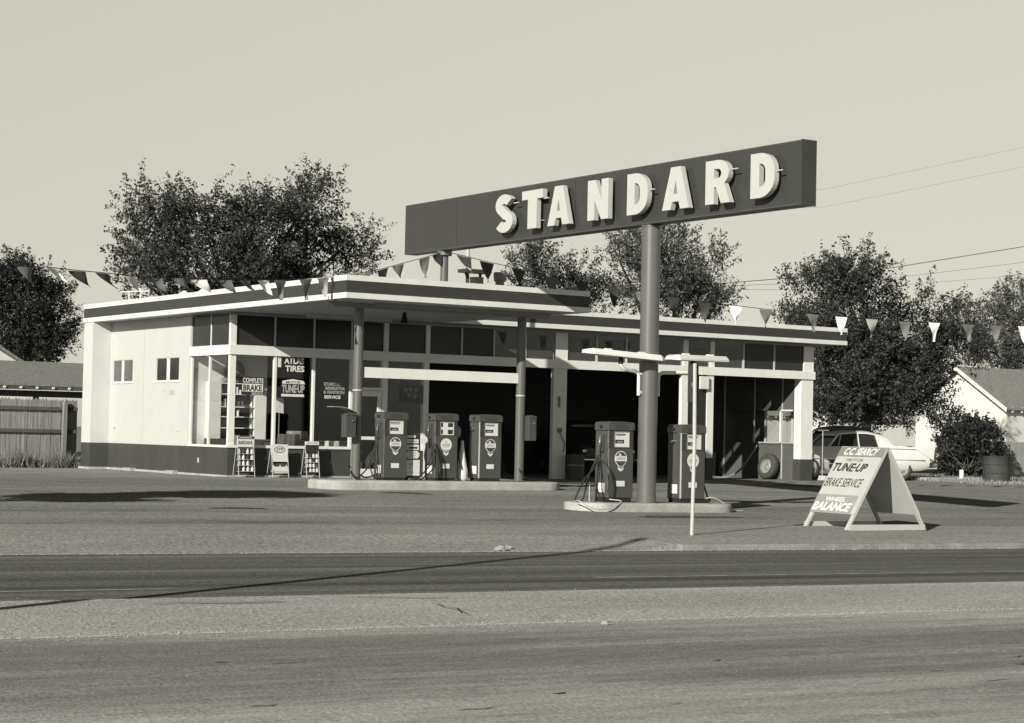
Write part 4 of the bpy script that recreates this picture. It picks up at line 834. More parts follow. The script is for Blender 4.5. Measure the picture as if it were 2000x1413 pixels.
# ---------------------------------------------------------------- cars
def car(name, loc, rot, label, bodym, roofm, topz=1.55, fin=True, lower=None, group='1950s cars parked beside the station'):
    t = bpy.data.objects.new(name, None); COL.objects.link(t); tag(t, label, 'car', group)
    def ringsec(x, w, zb, zt, fl=0.0):
        return [(x, -w*.88, zb), (x, -w*.98, zb+.10), (x, -w, (zb+zt)/2), (x, -w*.97, zt-.10), (x, -w*.90, zt-.01+fl), (x, -w*.72, zt+.0), (x, -w*.4, zt+.025), (x, 0, zt+.035),
                (x, w*.4, zt+.025), (x, w*.72, zt+.0), (x, w*.90, zt-.01+fl), (x, w*.97, zt-.10), (x, w, (zb+zt)/2), (x, w*.98, zb+.10), (x, w*.88, zb)]
    st = [(-2.55, .80, .45, .86, .04), (-2.50, .88, .36, .92, .07), (-2.2, .93, .30, .95, .07), (-1.6, .95, .27, .98, .03), (-1.1, .95, .27, 1.00, 0), (-.2, .95, .27, 1.01, 0), (.7, .95, .27, 1.01, 0), (1.2, .94, .27, .99, .02), (1.9, .92, .28, .95, .04), (2.4, .88, .32, .88, .05), (2.52, .82, .4, .80, .02)]
    v = []; n = 15
    for s_ in st: v += ringsec(*s_)
    fs = [(j*n+i, j*n+(i+1) % n, (j+1)*n+(i+1) % n, (j+1)*n+i) for j in range(len(st)-1) for i in range(n)] + [tuple(range(n-1, -1, -1)), tuple((len(st)-1)*n+i for i in range(n))]
    MB().add(v, fs).build('body', bodym, t, smooth=True)
    # greenhouse: glass volume, pillars, roof
    def gsec(x0, x1, w, z): return [(x0, -w, z), (x1, -w, z), (x1, w, z), (x0, w, z)]
    lo = gsec(-1.30, .85, .80, .985); hi = gsec(-.85, .42, .62, topz-.10)
    MB().add(lo+hi, [(0, 1, 5, 4), (1, 2, 6, 5), (2, 3, 7, 6), (3, 0, 4, 7), (4, 5, 6, 7)]).build('window_glass', mat('car_glass', .025, .08, .1, 3, spec=.8), t)
    rs = [(-1.12, .62, topz-.22, .03), (-.95, .66, topz-.11, .05), (-.5, .68, topz-.04, .06), (0, .68, topz-.03, .06), (.40, .66, topz-.07, .05), (.56, .60, topz-.12, .03)]; v = []
    for x, w, z, c in rs: v += [(x, -w, z-.05), (x, -w, z-.01), (x, -w*.8, z+c*.6), (x, 0, z+c), (x, w*.8, z+c*.6), (x, w, z-.01), (x, w, z-.05)]
    fs = [(j*7+i, j*7+(i+1) % 7, (j+1)*7+(i+1) % 7, (j+1)*7+i) for j in range(5) for i in range(7)] + [tuple(range(6, -1, -1)), tuple(35+i for i in range(7))]
    MB().add(v, fs).build('roof', roofm, t, smooth=True)
    for s in (-1, 1):
        m = MB(); m.prism([(-1.40, s*.82, .98), (-.80, s*.82, .98), (-.72, s*.66, topz-.12), (-1.12, s*.65, topz-.20)], (0, s*.015, 0))
        m.bar((.88, s*.80, .98), (.48, s*.64, topz-.12), .04, .05); m.bar((-.15, s*.815, .98), (-.15, s*.665, topz-.09), .03, .04); m.bar((.55, s*.812, .98), (.40, s*.665, topz-.1), .015, .03)
        m.bar((-1.3, s*.83, .995), (.9, s*.83, .995), .02, .03)
        m.build('pillars', bodym if roofm is not MATS.get('car_dark') else roofm, t)
    for s in (-1, 1):
        for x in (-1.55, 1.5):
            w = bpy.data.objects.new('wheel', None); COL.objects.link(w); w.parent = t
            tyre(w, Vector((x, s*.84, .34)), .34, .18, (0, s, 0))
    MB().tube([(-2.50, -.98, .48), (-2.66, -.86, .48), (-2.70, 0, .48), (-2.66, .86, .48), (-2.50, .98, .48)], [.07, .095, .10, .095, .07], 10).build('rear_bumper', CHROME, t, smooth=True)
    MB().tube([(2.45, -.95, .48), (2.62, -.8, .48), (2.66, 0, .48), (2.62, .8, .48), (2.45, .95, .48)], .08, 10).build('front_bumper', CHROME, t, smooth=True)
    for s in (-1, 1):
        MB().lathe([(0, -.10), (.05, -.09), (.07, -.04), (.075, .04)], (-2.52, s*.80, .84), 'x', 14).lathe([(.075, 0), (.05, .0)], (-2.5, s*.8, .84), 'x', 14).build('tail_light', mat('tail_lens', .05, .2, .1, 4), t, smooth=True)
        MB().lathe([(0, .10), (.07, .08), (.095, .02), (.10, -.04)], (2.50, s*.70, .72), 'x', 16).build('headlight', CHROME, t, smooth=True)
        MB().box(-2.3, 2.3, s*.955-.006, s*.955+.006, .62, .64).build('side_trim', CHROME, t)
        if lower: MB().box(-.95, .9, s*.957-.004, s*.957+.004, .34, .61).build('door_panel', lower, t)
    MB().box(-2.56, -2.50, -.78, .78, .60, .63).build('trunk_trim', CHROME, t)
    for s in (-1, 1):
        MB().prism([(-.9, s*.86, .97), (-2.0, s*.86, .96), (-2.62, s*.84, .62), (-2.66, s*.84, 1.03), (-2.3, s*.85, 1.06)], (0, s*.07, 0)).build('tail_fin', bodym, t, bevel=.015)
        MB().prism([(-2.645, s*.855, .66), (-2.70, s*.855, .70), (-2.72, s*.855, .98), (-2.66, s*.855, 1.0)], (0, s*.05, 0)).build('fin_lamp', mat('tail_lens', .05, .2, .1, 4), t)
        MB().box(-.16, -.145, s*.957-.003, s*.957+.003, .36, .95).build('door_gap', BLACK, t); MB().box(-.45, -.28, s*.97-.008, s*.97+.012, .82, .845).build('door_handle', CHROME, t)
    t.location = loc; t.rotation_euler = (0, 0, rot)
    return t
CW = mat('car_white', .60, .25, .04, 3, spec=.5); CD = mat('car_dark', .035, .25, .1, 3, spec=.5)
car('parked_car', (22.3, 2.65, 0), math.radians(161), 'white hardtop car parked beside the right end of the station, nearer one', CW, CW, 1.50, lower=CD)
car('parked_car', (24.5, 5.4, 0), math.radians(165), 'pale car with dark roof parked behind the white hardtop', CW, CD, 1.66)
t = car('truck', (14.2, 5.2, .0), math.radians(250), 'dark car standing inside the middle service bay', mat('garage_car_paint', .06, .4, .1, 3), CD, 1.6, group='cars in the bays')
# ---------------------------------------------------------------- fences, drum
def fence(name, x0, x1, y, h, label, w=.09, rails=True, posts=(), m=WOOD, pointed=True):
    t = empty(name, ((x0+x1)/2, y, 0), label, 'fence'); mb = MB(); x = x0
    while x < x1:
        hh_ = h+random.uniform(-.02, .02); dy = random.uniform(-.008, .008)
        if pointed: mb.prism([(x, y+dy, 0), (x+w, y+dy, 0), (x+w, y+dy, hh_-.05), (x+w*.5, y+dy, hh_), (x, y+dy, hh_-.05)], (0, .018, 0))
        else: mb.box(x, x+w, y+dy, y+dy+.018, 0, hh_)
        x += w+.006
    mb.build('picket_panel', m, t)
    if rails:
        for z in rails: MB().box(x0, x1, y-.075, y-.012, z-.045, z+.05).build('rail', RAIL, t)
    for px in posts: MB().box(px-.055, px+.055, y-.20, y-.08, 0, h-.08).lathe([(.06, 0), (.03, .05), (0, .06)], (px, y-.14, h-.08), 'z', 4).build('post', m, t)
    return t
fence('board_fence', -14, -.2, 9.45, 1.88, 'tall weathered picket fence behind a weedy strip at the left edge', posts=(-.60, -3.2, -5.8, -8.4), rails=(1.60, .98))
fence('board_fence', 30.2, 48, 4.6, 1.28, 'low pale vertical board fence in front of the right-hand white house', rails=False, m=mat('pale_board', .26, .85, .2, 3, stretch=(7, 7, .4)), pointed=False, w=.14)
t = empty('oil_drum', (26.2, 0, 0), 'rusty dark oil drum standing on the dry ground by the right fence', 'oil drum')
MB().lathe([(.44, 0), (.44, .02), (.425, .03), (.425, .27), (.44, .285), (.425, .30), (.425, .54), (.44, .555), (.425, .57), (.425, .79), (.44, .81), (.43, .82), (.42, .80), (0, .79)], (26.25, 0, -.01), 'z', 28).build('shell', RUST, t, smooth=True)
# small white items near the drum and a pale slab
tag(MB().cyl((25.35, .6, 0), (25.35, .6, .36), .07, n=10).build('short_post', OFFW), 'short white post left of the rusty drum', 'post')
sl = MB().box(24.4, 26.4, 1.2, 2.6, -.01, .10).build('concrete_block', CONC, bevel=.04); tag(sl, 'low pale concrete slab on the ground behind the white car', 'slab')
# ---------------------------------------------------------------- houses behind
def gable_house(name, label, x0, x1, y0, y1, hw, hr, wallm, roofm, gable='x', over=.35, base=0):
    t = empty(name, ((x0+x1)/2, (y0+y1)/2, base), label, 'house')
    MB().box(x0, x1, y0, y1, base, hw).build('wall', wallm, t)
    yc = (y0+y1)/2; xc = (x0+x1)/2; s = (hr-hw)
    if gable == 'x':
        m = MB(); m.prism([(x0+.01, y0, hw), (x0+.01, y1, hw), (x0+.01, yc, hr-.06)], (x1-x0-.02, 0, 0)); m.build('gable', wallm, t)
        k = over; dz = s/(yc-y0)*k; m = MB()
        m.prism([(x0-over, y0-k, hw-dz), (x0-over, yc, hr), (x0-over, yc, hr+.10), (x0-over, y0-k, hw-dz+.10)], (x1-x0+2*over, 0, 0))
        m.prism([(x0-over, yc, hr), (x0-over, y1+k, hw-dz), (x0-over, y1+k, hw-dz+.10), (x0-over, yc, hr+.10)], (x1-x0+2*over, 0, 0)); rf = m.build('roof', roofm, t)
        m = MB(); m.prism([(x0-over-.03, y0-k, hw-dz-.10), (x0-over-.03, yc, hr-.10), (x0-over-.03, yc, hr+.09), (x0-over-.03, y0-k, hw-dz+.09)], (.028, 0, 0))
        m.prism([(x0-over-.03, yc, hr-.10), (x0-over-.03, y1+k, hw-dz-.10), (x0-over-.03, y1+k, hw-dz+.09), (x0-over-.03, yc, hr+.09)], (.028, 0, 0)); m.build('barge_board', OFFW, t)
        m = MB()
        for i in range(int((x1-x0)/.6)): m.box(x0+.1+i*.6, x0+.17+i*.6, y0-k+.04, y0-.002, hw-dz-.10, hw-.04)
        m.build('rafter_end', OFFW, t)
    else:
        m = MB(); m.prism([(x0, y0+.01, hw), (x1, y0+.01, hw), (xc, y0+.01, hr-.06)], (0, y1-y0-.02, 0)); m.build('gable', wallm, t)
        k = over; dz = s/(xc-x0)*k; m = MB()
        m.prism([(x0-k, y0-over, hw-dz), (xc, y0-over, hr), (xc, y0-over, hr+.1), (x0-k, y0-over, hw-dz+.1)], (0, y1-y0+2*over, 0))
        m.prism([(xc, y0-over, hr), (x1+k, y0-over, hw-dz), (x1+k, y0-over, hw-dz+.1), (xc, y0-over, hr+.1)], (0, y1-y0+2*over, 0)); m.build('roof', roofm, t)
    return t
h = gable_house('bungalow', 'white gabled bungalow with dark shingle roof behind the bush on the right', 46.3, 60, 18.2, 23.8, 2.90, 4.60, mat('house_white', .58, .7, .05, 2), SHING, 'x', .3)
w = MB().box(46.23, 46.32, 19.7, 20.8, 1.2, 2.4).build('window', OFFW, h); MB().box(46.21, 46.228, 19.77, 20.73, 1.27, 2.33).build('pane', DARKG, w)
w = MB().box(50, 51.2, 18.13, 18.22, 1.0, 2.1).build('window', OFFW, h); MB().box(50.07, 51.13, 18.11, 18.128, 1.07, 2.03).build('pane', DARKG, w)
# left carport with shingle roof
t = empty('carport', (-3, 15, 0), 'long shingled carport roof just showing over the picket fence on the left', 'carport')
m = MB(); m.prism([(-10, 13.6, 2.30), (-10, 16.5, 3.05), (-10, 19.4, 2.30), (-10, 19.4, 2.36), (-10, 16.5, 3.12), (-10, 13.6, 2.36)], (17, 0, 0)); m.build('roof', SHING, t)
MB().box(-10, 7, 13.62, 13.70, 2.19, 2.29).build('fascia_board', RAIL, t); MB().box(-10, 7, 13.95, 14.1, 1.98, 2.17).build('beam', RAIL, t)
m = MB()
for i in range(34): m.box(-9.9+i*.5*1.0, -9.83+i*.5, 13.56, 13.619, 2.22, 2.28)
m.build('rafter_end', OFFW, t)
for i in range(9): MB().box(-9.8+i*2, -9.66+i*2, 14.0, 14.12, 0, 2.0).build('post', RAIL, t)
gable_house('white_house', 'white gable end just showing behind the carport at the far left', -5, 4.2, 26, 33, 3.2, 5.9, mat('house_white', .58, .7, .05, 2), SHING, 'y', .3)
gable_house('distant_house', 'small pale house far behind the right bay window', 46, 53, 40, 48, 2.6, 3.9, mat('house_pale', .60, .7, .08, 2), mat('pale_roof', .34, .9, .1, 5), 'x', .3)
gable_house('distant_house', 'low white house far behind the parked cars', 60, 72, 45, 53, 2.6, 3.8, mat('house_white', .58, .7, .05, 2), mat('pale_roof', .3, .9, .1, 5), 'x', .3)
# ---------------------------------------------------------------- power lines and off-frame pole
def wire(pts, r, label):
    P = []
    for a, b in zip(pts[:-1], pts[1:]):
        for k in range(8):
            u = k/8; p = Vector(a).lerp(Vector(b), u); P.append(p)
    P.append(Vector(pts[-1])); tag(MB().tube(P, r, 5).build('power_line', mat('weathered_wire', .12, .7, .1, 4)), label, 'power line', 'overhead wires on the right')
wire([(32, 30, 8.2), (39.28, 30, 8.52), (49.15, 30, 9.75), (60.21, 30, 11.76), (80, 30, 16.2)], .02, 'thickest overhead wire sagging up to the right edge')
wire([(32, 31, 8.1), (39.9, 31, 8.5), (49.9, 31, 9.35), (61, 31, 11.0), (80, 31, 14.5)], .009, 'thin overhead wire just below the thickest one')
wire([(32, 33, 8.0), (49.9, 33, 9.0), (61, 33, 10.3), (80, 33, 13.2)], .008, 'lowest thin overhead wire on the right')
wire([(25, 30, 11), (45.98, 30, 13.61), (60.12, 30, 17.07), (80, 30, 23)], .005, 'topmost faint overhead wire at the right')
wire([(25, 31, 10.4), (46.98, 31, 12.9), (61.12, 31, 16.2), (80, 31, 22)], .005, 'second faint overhead wire from the top at the right')
t = empty('utility_pole', (-18.6, -29.4, -.5), 'slim wooden pole standing left of the view beside the median', 'utility pole')
MB().cyl((-18.6, -29.1, -.7), (-18.6, -29.1, 7.1), .08, .06, n=12).build('pole', BARK, t); MB().lathe([(.1, 0), (.1, .15), (0, .16)], (-18.6, -29.1, 7.1), 'z', 10).build('cap', STEEL, t)
# ---------------------------------------------------------------- vegetation
def leaf_mat(name, a, var=.5):
    if name in MATS: return MATS[name]
    m = bpy.data.materials.new(name); m.use_nodes = True; n = m.node_tree.nodes; l = m.node_tree.links; p = n['Principled BSDF']; p.inputs['Roughness'].default_value = .55; p.inputs['Specular IOR Level'].default_value = .3
    g = n.new('ShaderNodeNewGeometry'); r = n.new('ShaderNodeMapRange'); r.inputs['To Min'].default_value = a*(1-var); r.inputs['To Max'].default_value = a*(1+var)
    l.new(g.outputs['Random Per Island'], r.inputs['Value']); l.new(r.outputs[0], p.inputs['Base Color'])
    tr = n.new('ShaderNodeBsdfTranslucent'); l.new(r.outputs[0], tr.inputs[0]); mx = n.new('ShaderNodeMixShader'); mx.inputs[0].default_value = .12
    l.new(p.outputs[0], mx.inputs[1]); l.new(tr.outputs[0], mx.inputs[2]); l.new(mx.outputs[0], n['Material Output'].inputs[0])
    MATS[name] = m; return m
def foliage(name, centers, dirs, per, spread, leaf, m, parent, rng, length=.9):
    """leaf clumps along short twigs; centers/dirs (N,3)"""
    N = len(centers); k = rng.random((N, per, 1))**.8
    curl = rng.normal(0, .18, (N, 1, 3))
    pos = centers[:, None, :] + dirs[:, None, :]*k*length + curl*k*k*length + rng.normal(0, 1, (N, per, 3))*spread*(1.15-k*.75)
    pos = pos.reshape(-1, 3); M = len(pos)
    a = rng.normal(0, 1, (M, 3)); a /= np.linalg.norm(a, axis=1)[:, None]; b = np.cross(a, rng.normal(0, 1, (M, 3))); b /= np.linalg.norm(b, axis=1)[:, None]
    s = leaf*(.45+1.3*rng.random((M, 1))**1.5)
    v = np.stack([pos-a*s*.5, pos+b*s*.3, pos+a*s*.6, pos-b*s*.3], 1).reshape(-1, 3)
    off = rootloc(parent); v -= np.array(off[:])
    me = bpy.data.meshes.new(name); me.vertices.add(M*4); me.vertices.foreach_set('co', v.astype(np.float32).ravel())
    me.loops.add(M*4); me.loops.foreach_set('vertex_index', np.arange(M*4, dtype=np.int32)); me.polygons.add(M)
    me.polygons.foreach_set('loop_start', np.arange(0, M*4, 4, dtype=np.int32)); me.polygons.foreach_set('loop_total', np.full(M, 4, dtype=np.int32))
    me.materials.append(m); me.update(calc_edges=True); o = bpy.data.objects.new(name, me); COL.objects.link(o); o.parent = parent; return o
def tree(label, lobes, base, seed, m, per=60, dens=26, leaf=.085, spread=.12, tr=.22, up_=.55, name='tree', cat='tree', length=1.05, group=None):
    rng = np.random.default_rng(seed); t = empty(name, base, label, cat, group); C_ = []; D_ = []
    cc = np.mean([l_[:3] for l_ in lobes], 0); depth = max(1.2, np.mean([l_[3] for l_ in lobes])*1.25)
    for (x, y, z, rx_, rz) in lobes:
        ry = max(rx_, 1.0)*1.1; n = int(dens*(rx_*ry+rx_*rz+ry*rz)/1.0)
        d = rng.normal(0, 1, (n, 3)); d /= np.linalg.norm(d, axis=1)[:, None]; r = .25+.72*rng.random((n, 1))**.5
        yo = rng.normal(0, .5)*depth
        c = np.array([x, y+yo, z]) + d*r*np.array([rx_, ry, rz])
        lump = np.sin(c[:, 0]*2.3+seed)+np.sin(c[:, 1]*2.0+c[:, 2]*2.6+seed*2)+np.sin(c[:, 2]*3.1+c[:, 0]); keep = lump > -.95
        c = c[keep]; d = d[keep]; dd = d*np.array([1, 1, .8]) + np.array([0, 0, up_]) + rng.normal(0, .3, d.shape); dd /= np.linalg.norm(dd, axis=1)[:, None]
        C_.append(c); D_.append(dd)
    Cn = np.concatenate(C_); Dn = np.concatenate(D_)
    # trunk and limbs
    mb = MB(); bx, by, bz = base; top = Vector((cc[0], cc[1], cc[2])); fork = Vector((bx, by, bz)).lerp(Vector((cc[0], cc[1], bz+(cc[2]-bz)*.45)), 1.0)
    lows = min(l_[2]-l_[4] for l_ in lobes); fork.z = max(bz+1.0, min(fork.z, lows+.6)); fork.x = bx+(cc[0]-bx)*.15
    mb.tube([(bx, by, bz-.2), (bx+.02, by, bz+.3), tuple(fork)], [tr*1.3, tr, tr*.85], 9)
    for i, (x, y, z, rx_, rz) in enumerate(lobes):
        e = Vector((x, y, z+rz*.5)); mid = fork.lerp(e, .5)+Vector((rng.normal(0, .2), rng.normal(0, .2), .3)); pts = spline([fork, mid, e], 5); L = len(pts)
        mb.tube(pts, [tr*.6*(1-.85*j/(L-1))+.01 for j in range(L)], 6)
        for k in range(7):
            q = pts[rng.integers(3, L)]; w = Cn[rng.integers(0, len(Cn))]; w = Vector(w)
            for _ in range(8):
                w2 = Vector(Cn[rng.integers(0, len(Cn))])
                if (w2-q).length < (w-q).length: w = w2
            mb.tube([q, q.lerp(w, .5)+Vector((0, 0, .1)), w], [.035, .02, .008], 4)
    mb.build('trunk', BARK, t, smooth=True)
    # bare twig lines among the leaves
    tw = MB(); idx = rng.choice(len(Cn), min(350, len(Cn)), replace=False)
    for i in idx: p = Vector(Cn[i]); tw.tube([p-Vector(Dn[i])*.5, p+Vector(Dn[i])*length*1.0], [.016, .006], 3, caps=False)
    tw.build('twigs', BARK, t)
    foliage('crown', Cn, Dn, per, spread, leaf, m, t, rng, length); return t
LF1 = leaf_mat('leaf_dark', .043); LF2 = leaf_mat('leaf_mid', .068); LF3 = leaf_mat('leaf_black', .024)
T_BIG = [(7.25, 22, 7.93, 0.82, 1.0), (9.21, 22, 8.44, 1.2, 1.02), (10.82, 22, 8.56, 1.22, 1.13), (13.1, 22, 9.02, 1.25, 1.06), (14.53, 22, 7.69, 0.98, 0.51), (12.52, 22, 7.18, 1.43, 0.68), (8.85, 22, 6.94, 1.75, 0.65), (6.52, 22, 6.79, 0.45, 0.36), (7.61, 22, 9.04, 0.46, 0.37), (13.28, 22, 10.17, 0.35, 0.35), (9.17, 22, 9.54, 0.35, 0.35), (6.92, 22, 9.44, 0.35, 0.35), (14.9, 22, 8.2, .5, .5), (14.0, 22, 6.9, 1.1, .5), (9.89, 22, 5.53, 2.32, 0.47), (13.4, 22, 5.71, 2.2, 0.5)]
T_BIG = [(x, y, z-.38, a, b) for x, y, z, a, b in T_BIG]
T_MA = [(24.98, 24, 7.78, 0.45, 0.81), (26.27, 24, 7.33, 0.71, 0.6), (27.58, 24, 6.87, 0.61, 0.5), (26.58, 24, 5.43, 0.92, 0.71)]
T_MB = [(30.32, 26, 9.0, 0.82, 0.6), (33.11, 26, 9.3, 1.3, 1.07), (31.74, 26, 7.75, 1.84, 0.94), (35.15, 26, 8.52, 0.74, 0.97), (34.31, 26, 7.22, 1.53, 0.62), (36.06, 26, 7.08, 0.35, 0.35), (33.21, 26, 5.12, 2.31, 0.73)]
T_R = [(29.58, 12, 6.34, 0.99, 1.08), (31.64, 12, 6.65, 0.91, 0.81), (34.31, 12, 6.21, 1.23, 0.83), (30.64, 12, 4.67, 1.57, 1.19), (33.0, 12, 4.38, 1.8, 1.21), (35.71, 12, 4.88, 0.65, 0.65), (31.45, 12, 3.06, 1.58, 0.62), (34.09, 12, 3.43, 0.83, 0.63), (29.9, 12, 3.11, 0.6, 0.51), (35.3, 12, 3.7, .9, .7), (33.2, 12, 2.6, 1.5, .4), (31.0, 12, 2.35, 1.5, .3), (34.6, 12, 2.5, .7, .4), (28.9, 12, 3.7, .5, .7), (36.2, 12, 4.1, .5, .5), (28.97, 12, 5.17, 0.41, 0.98), (30.58, 12, 7.55, 0.35, 0.35)]
T_FR = [(56.44, 30, 7.26, 0.8, 0.94), (58.53, 30, 7.9, 0.82, 1.49), (60.86, 30, 8.02, 0.97, 1.92), (57.98, 30, 5.99, 1.22, 0.68), (59.93, 30, 5.25, 1.5, 0.96)]
T_FL = [(8.81, 40, 6.22, 1.16, 1.38), (10.22, 40, 5.4, 0.73, 0.84), (8.32, 40, 7.53, 0.49, 0.49), (7.23, 40, 6.14, 1.04, 1.47), (10.85, 40, 6.22, 0.35, 0.35), (9.32, 40, 4.47, 1.28, 0.61), (10.29, 40, 6.97, 0.35, 0.35)]
BUSH = [(29.15, 5, 1.05, 0.62, 0.85), (28.80, 5, 0.5, 0.62, 0.5), (29.65, 5, 0.65, 0.5, 0.6), (29.2, 5, 1.75, 0.40, 0.40)]
tree('large spreading elm behind the office roof, the biggest tree left of the sign', T_BIG, (10.5, 22, 0), 3, LF1, dens=46)
tree('dense dark tree at the far left edge above the shingled carport', T_FL, (8.8, 40, 0), 5, LF3, dens=70)
tree('narrow small tree just left of the big pole behind the garage roof', T_MA, (26.4, 24, 0), 8, LF1, dens=60)
tree('broad loose tree behind the garage roof crossed by the big pole', T_MB, (33.2, 26, 0), 11, LF2, dens=38)
tree('large low-branching tree behind the parked cars at the right end', T_R, (32.0, 12, 0), 14, LF1, dens=50)
tree('tall loose tree rising behind the bungalow at the far right', T_FR, (59, 30, 0), 17, LF2, dens=40)
tree('dark rounded bush between the parked car and the rusty drum', BUSH, (29.4, 5, 0), 21, LF3, dens=110, per=40, leaf=.08, spread=.10, tr=.05, name='bush', cat='bush', length=.45)
tree('young street tree standing left of the view beside the forecourt', [(-14.9, -14.6, 3.2, .22, .35), (-14.85, -14.6, 3.9, .30, .45), (-14.8, -14.55, 4.7, .30, .5), (-14.85, -14.6, 5.5, .2, .45)], (-14.9, -14.6, -.2), 25, LF1, dens=330, tr=.06, length=.38)
# tufts of dry grass
def grass(name, x0, x1, y0, y1, n, h, m, seed, label):
    rng = np.random.default_rng(seed); x = rng.uniform(x0, x1, n); y = rng.uniform(y0, y1, n); a = rng.uniform(0, 6.28, n); hh_ = h*(.3+.9*rng.random(n)**1.5)*(0.6+.5*np.sin(x*2.3)**2); w = .012+.012*rng.random(n); ln = rng.normal(0, .35, (n, 2))*hh_[:, None]
    z = np.array([gz(float(p), float(q), -.01) for p, q in zip(x, y)])
    v = np.stack([np.stack([x-np.cos(a)*w, y-np.sin(a)*w, z], 1), np.stack([x+np.cos(a)*w, y+np.sin(a)*w, z], 1), np.stack([x+ln[:, 0], y+ln[:, 1], z+hh_], 1)], 1).reshape(-1, 3)
    me = bpy.data.meshes.new(name); me.vertices.add(n*3); me.vertices.foreach_set('co', v.astype(np.float32).ravel()); me.loops.add(n*3); me.loops.foreach_set('vertex_index', np.arange(n*3, dtype=np.int32)); me.polygons.add(n)
    me.polygons.foreach_set('loop_start', np.arange(0, n*3, 3, dtype=np.int32)); me.polygons.foreach_set('loop_total', np.full(n, 3, dtype=np.int32)); me.materials.append(m); me.update(calc_edges=True)
    o = bpy.data.objects.new(name, me); COL.objects.link(o); tag(o, label, 'grass', kind='stuff')
GR = leaf_mat('dry_grass', .15)
grass('grass', -14, -.55, 8.3, 9.3, 16000, .42, GR, 1, 'weedy grass strip along the picket fence')
grass('dry_grass', 24, 40, -1.5, 4.4, 22000, .14, leaf_mat('straw', .24), 2, 'dry grass in front of the low board fence')
# stones scattered on the ground
SP = mat('pebble', .28, .9, .2, 8)
def stone(x, y, z, r, label):
    rng = random.Random(int((x+50)*97+(y+50)*31)); v = []; n = 8
    for j, (rr, hh_) in enumerate(((.6, -.3), (1, 0), (.75, .45), (.25, .65))):
        for k in range(n): a = 2*math.pi*k/n; q = r*rr*rng.uniform(.75, 1.2); v.append((q*math.cos(a), q*math.sin(a)*.8, r*hh_))
    fs = [(j*n+i, j*n+(i+1) % n, (j+1)*n+(i+1) % n, (j+1)*n+i) for j in range(3) for i in range(n)]+[tuple(3*n+i for i in range(n))]
    o = MB().add(v, fs).build('stone', SP); o.location = (x, y, z); tag(o, label, 'stone', 'loose stones along the median and kerb'); return o
stone(-9.85, -29.05, gz(-9.85, -29.05, -.12), .05, 'pale stone on the near edge of the median')
stone(-5.7, -20.9, gz(-5.7, -20.9, -.10), .10, 'broken kerb lump at the edge of the driveway')
stone(-5.45, -20.7, gz(-5.45, -20.7, -.09), .07, 'smaller broken kerb lump beside the larger one at the driveway')
for k in range(14):
    x = random.uniform(-16, 2); y = random.choice((random.uniform(-28.9, -28.5), random.uniform(-28.8, -26.6))); stone(x, y, gz(x, y, -.118), random.uniform(.006, .014), 'tiny pale stone lying on the median strip')

DK = mat('crack_tar', .05, .9, .3, 5)
def crack(pts, w, off, label):
    v = []
    for i, (x, y) in enumerate(pts):
        a = pts[max(i-1, 0)]; b = pts[min(i+1, len(pts)-1)]; d = Vector((b[0]-a[0], b[1]-a[1])).normalized(); ww = w*(.25+.75*math.sin(math.pi*(i+.3)/(len(pts)-.4)))
        for sg in (-1, 1): px_, py_ = x-d.y*ww*sg, y+d.x*ww*sg; v.append((px_, py_, gz(px_, py_, off)))
    o = MB().add(v, [(2*i, 2*i+1, 2*i+3, 2*i+2) for i in range(len(pts)-1)]).build('pavement_crack', DK); o['kind'] = 'structure'
crack([(-10.62, -27.35), (-10.70, -27.6), (-10.66, -27.8), (-10.78, -28.02), (-10.80, -28.2)], .013, -.085, '')
crack([(-13.35, -26.9), (-13.0, -26.84), (-12.75, -26.93), (-12.35, -26.95), (-12.0, -26.9)], .02, -.085, '')
crack([(-13.3, -26.75), (-12.9, -26.70), (-12.4, -26.80), (-12.05, -26.86)], .008, -.085, '')
crack([(-11.2, -26.62), (-10.9, -26.68), (-10.5, -26.85), (-10.2, -26.86)], .014, -.085, '')
rr_ = random.Random(5)
for k in range(16):
    x = rr_.uniform(-16, -6); y = rr_.uniform(-34, -29.6); L = rr_.uniform(.08, .3)
    crack([(x, y), (x+L*.3, y+rr_.uniform(-.02, .02)), (x+L*.7, y+rr_.uniform(-.02, .03)), (x+L, y+rr_.uniform(-.02, .04))], rr_.uniform(.005, .016), -.124, '')
for (xa, xb, y) in ((-70, -3.5, -18.6), (-2.5, 60, -20.1)):
    crack([(xa+(xb-xa)*i/40, y+rr_.uniform(-.01, .01)) for i in range(41)], .010, .014, '')

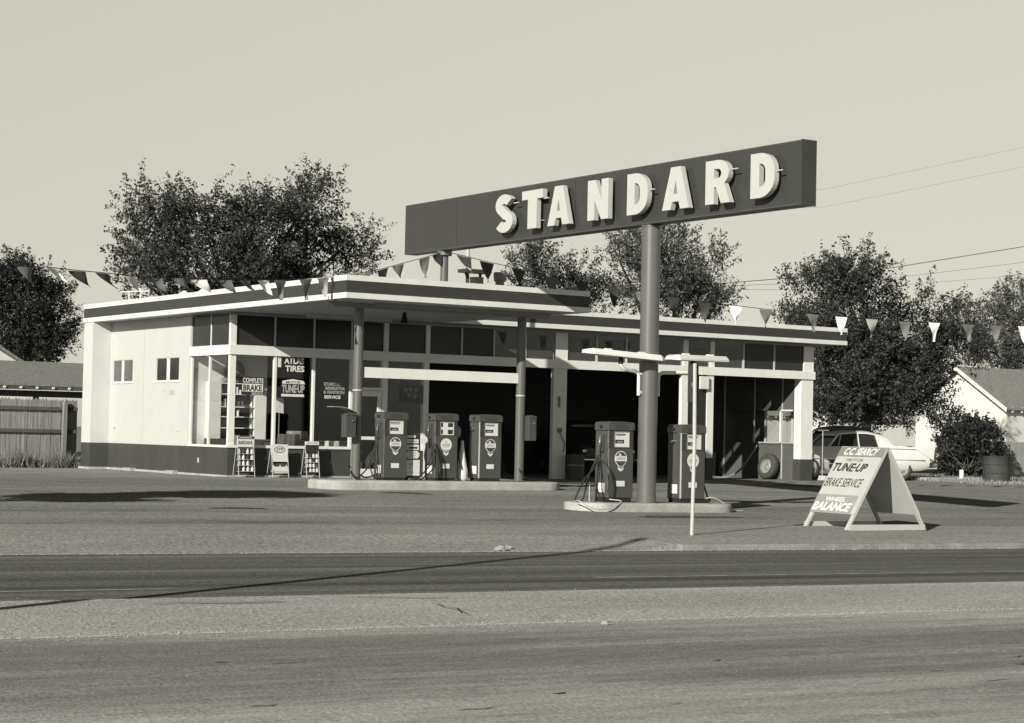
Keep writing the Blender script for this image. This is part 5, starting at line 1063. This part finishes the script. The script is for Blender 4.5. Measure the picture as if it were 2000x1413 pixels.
# loose gravel swept against the near edge of the median
def gravel(name, n, x0, x1, yc, sd, r0, r1, off, label, seed):
    rng = np.random.default_rng(seed); x = rng.uniform(x0, x1, n); y = yc+rng.normal(0, sd, n); r = rng.uniform(r0, r1, n)
    oc = np.array([(1, 0, 0), (0, 1, 0), (-1, 0, 0), (0, -1, 0), (0, 0, .8), (0, 0, -.5)], float); fc = np.array([(0, 1, 4), (1, 2, 4), (2, 3, 4), (3, 0, 4), (1, 0, 5), (2, 1, 5), (3, 2, 5), (0, 3, 5)])
    z = np.array([gz(float(a), float(b), off) for a, b in zip(x, y)])
    v = (oc[None]*r[:, None, None]*rng.uniform(.7, 1.3, (n, 6, 1)) + np.stack([x, y, z+r*.3], 1)[:, None]).reshape(-1, 3)
    f = (fc[None]+np.arange(n)[:, None, None]*6).reshape(-1, 3)
    me = bpy.data.meshes.new(name); me.from_pydata(v.tolist(), [], f.tolist()); me.materials.append(mat('gravel_stone', .34, .9, .3, 12)); o = bpy.data.objects.new(name, me); COL.objects.link(o); tag(o, label, 'gravel', kind='stuff')
gravel('gravel', 2600, -18, 4, -28.72, .16, .003, .009, -.124, 'loose gravel along the near edge of the median', 1)
gravel('gravel', 1600, -18, 6, -27.6, .5, .003, .009, -.10, 'sparse grit scattered on the median', 2)
gravel('gravel', 1200, -18, 10, -20.98, .05, .004, .012, -.118, 'grit along the far edge of the road', 3)
gravel('gravel', 500, -17, -4, -31.5, 1.6, .002, .006, -.128, 'fine grit scattered on the near pavement', 4)

# oil stains near the pumps and in front of the bays
ST_ = ground_mat('oil_stain', [.105, ((1, 1, 1), 3, .7, 1.2, .3, .7), ((1, .3, 1), 30, .5, 1.5, .3, .7)])
for k, (x, y, a, b) in enumerate(((1.2, -7.3, .9, .5), (3.6, -7.6, 1.3, .45), (5.8, -8.3, .7, .4), (2.4, -10.6, 1.5, .5), (4.6, -10.9, .8, .4), (7.6, -2.6, 1.2, .6), (11.8, -2.2, 1.3, .55), (16.2, -2.4, .9, .45), (-3.2, -8.6, .7, .3), (2.2, -14.9, 1.1, .35), (-6, -13.2, .5, .2), (8.8, -10.8, 1.0, .35))):
    rg = random.Random(k); pts = []
    for i in range(28):
        t_ = 2*math.pi*i/28; q = 1+.22*math.sin(3*t_+k)+.12*math.sin(7*t_+2*k)+rg.uniform(-.06, .06); px_, py_ = x+a*q*math.cos(t_), y+b*q*math.sin(t_); pts.append((px_, py_, gz(px_, py_, .006)))
    cpt = (x, y, gz(x, y, .006)); o = MB().add([cpt]+pts, [(0, i+1, (i+1) % 28+1) for i in range(28)]).build('oil_stain', ST_); o['kind'] = 'structure'
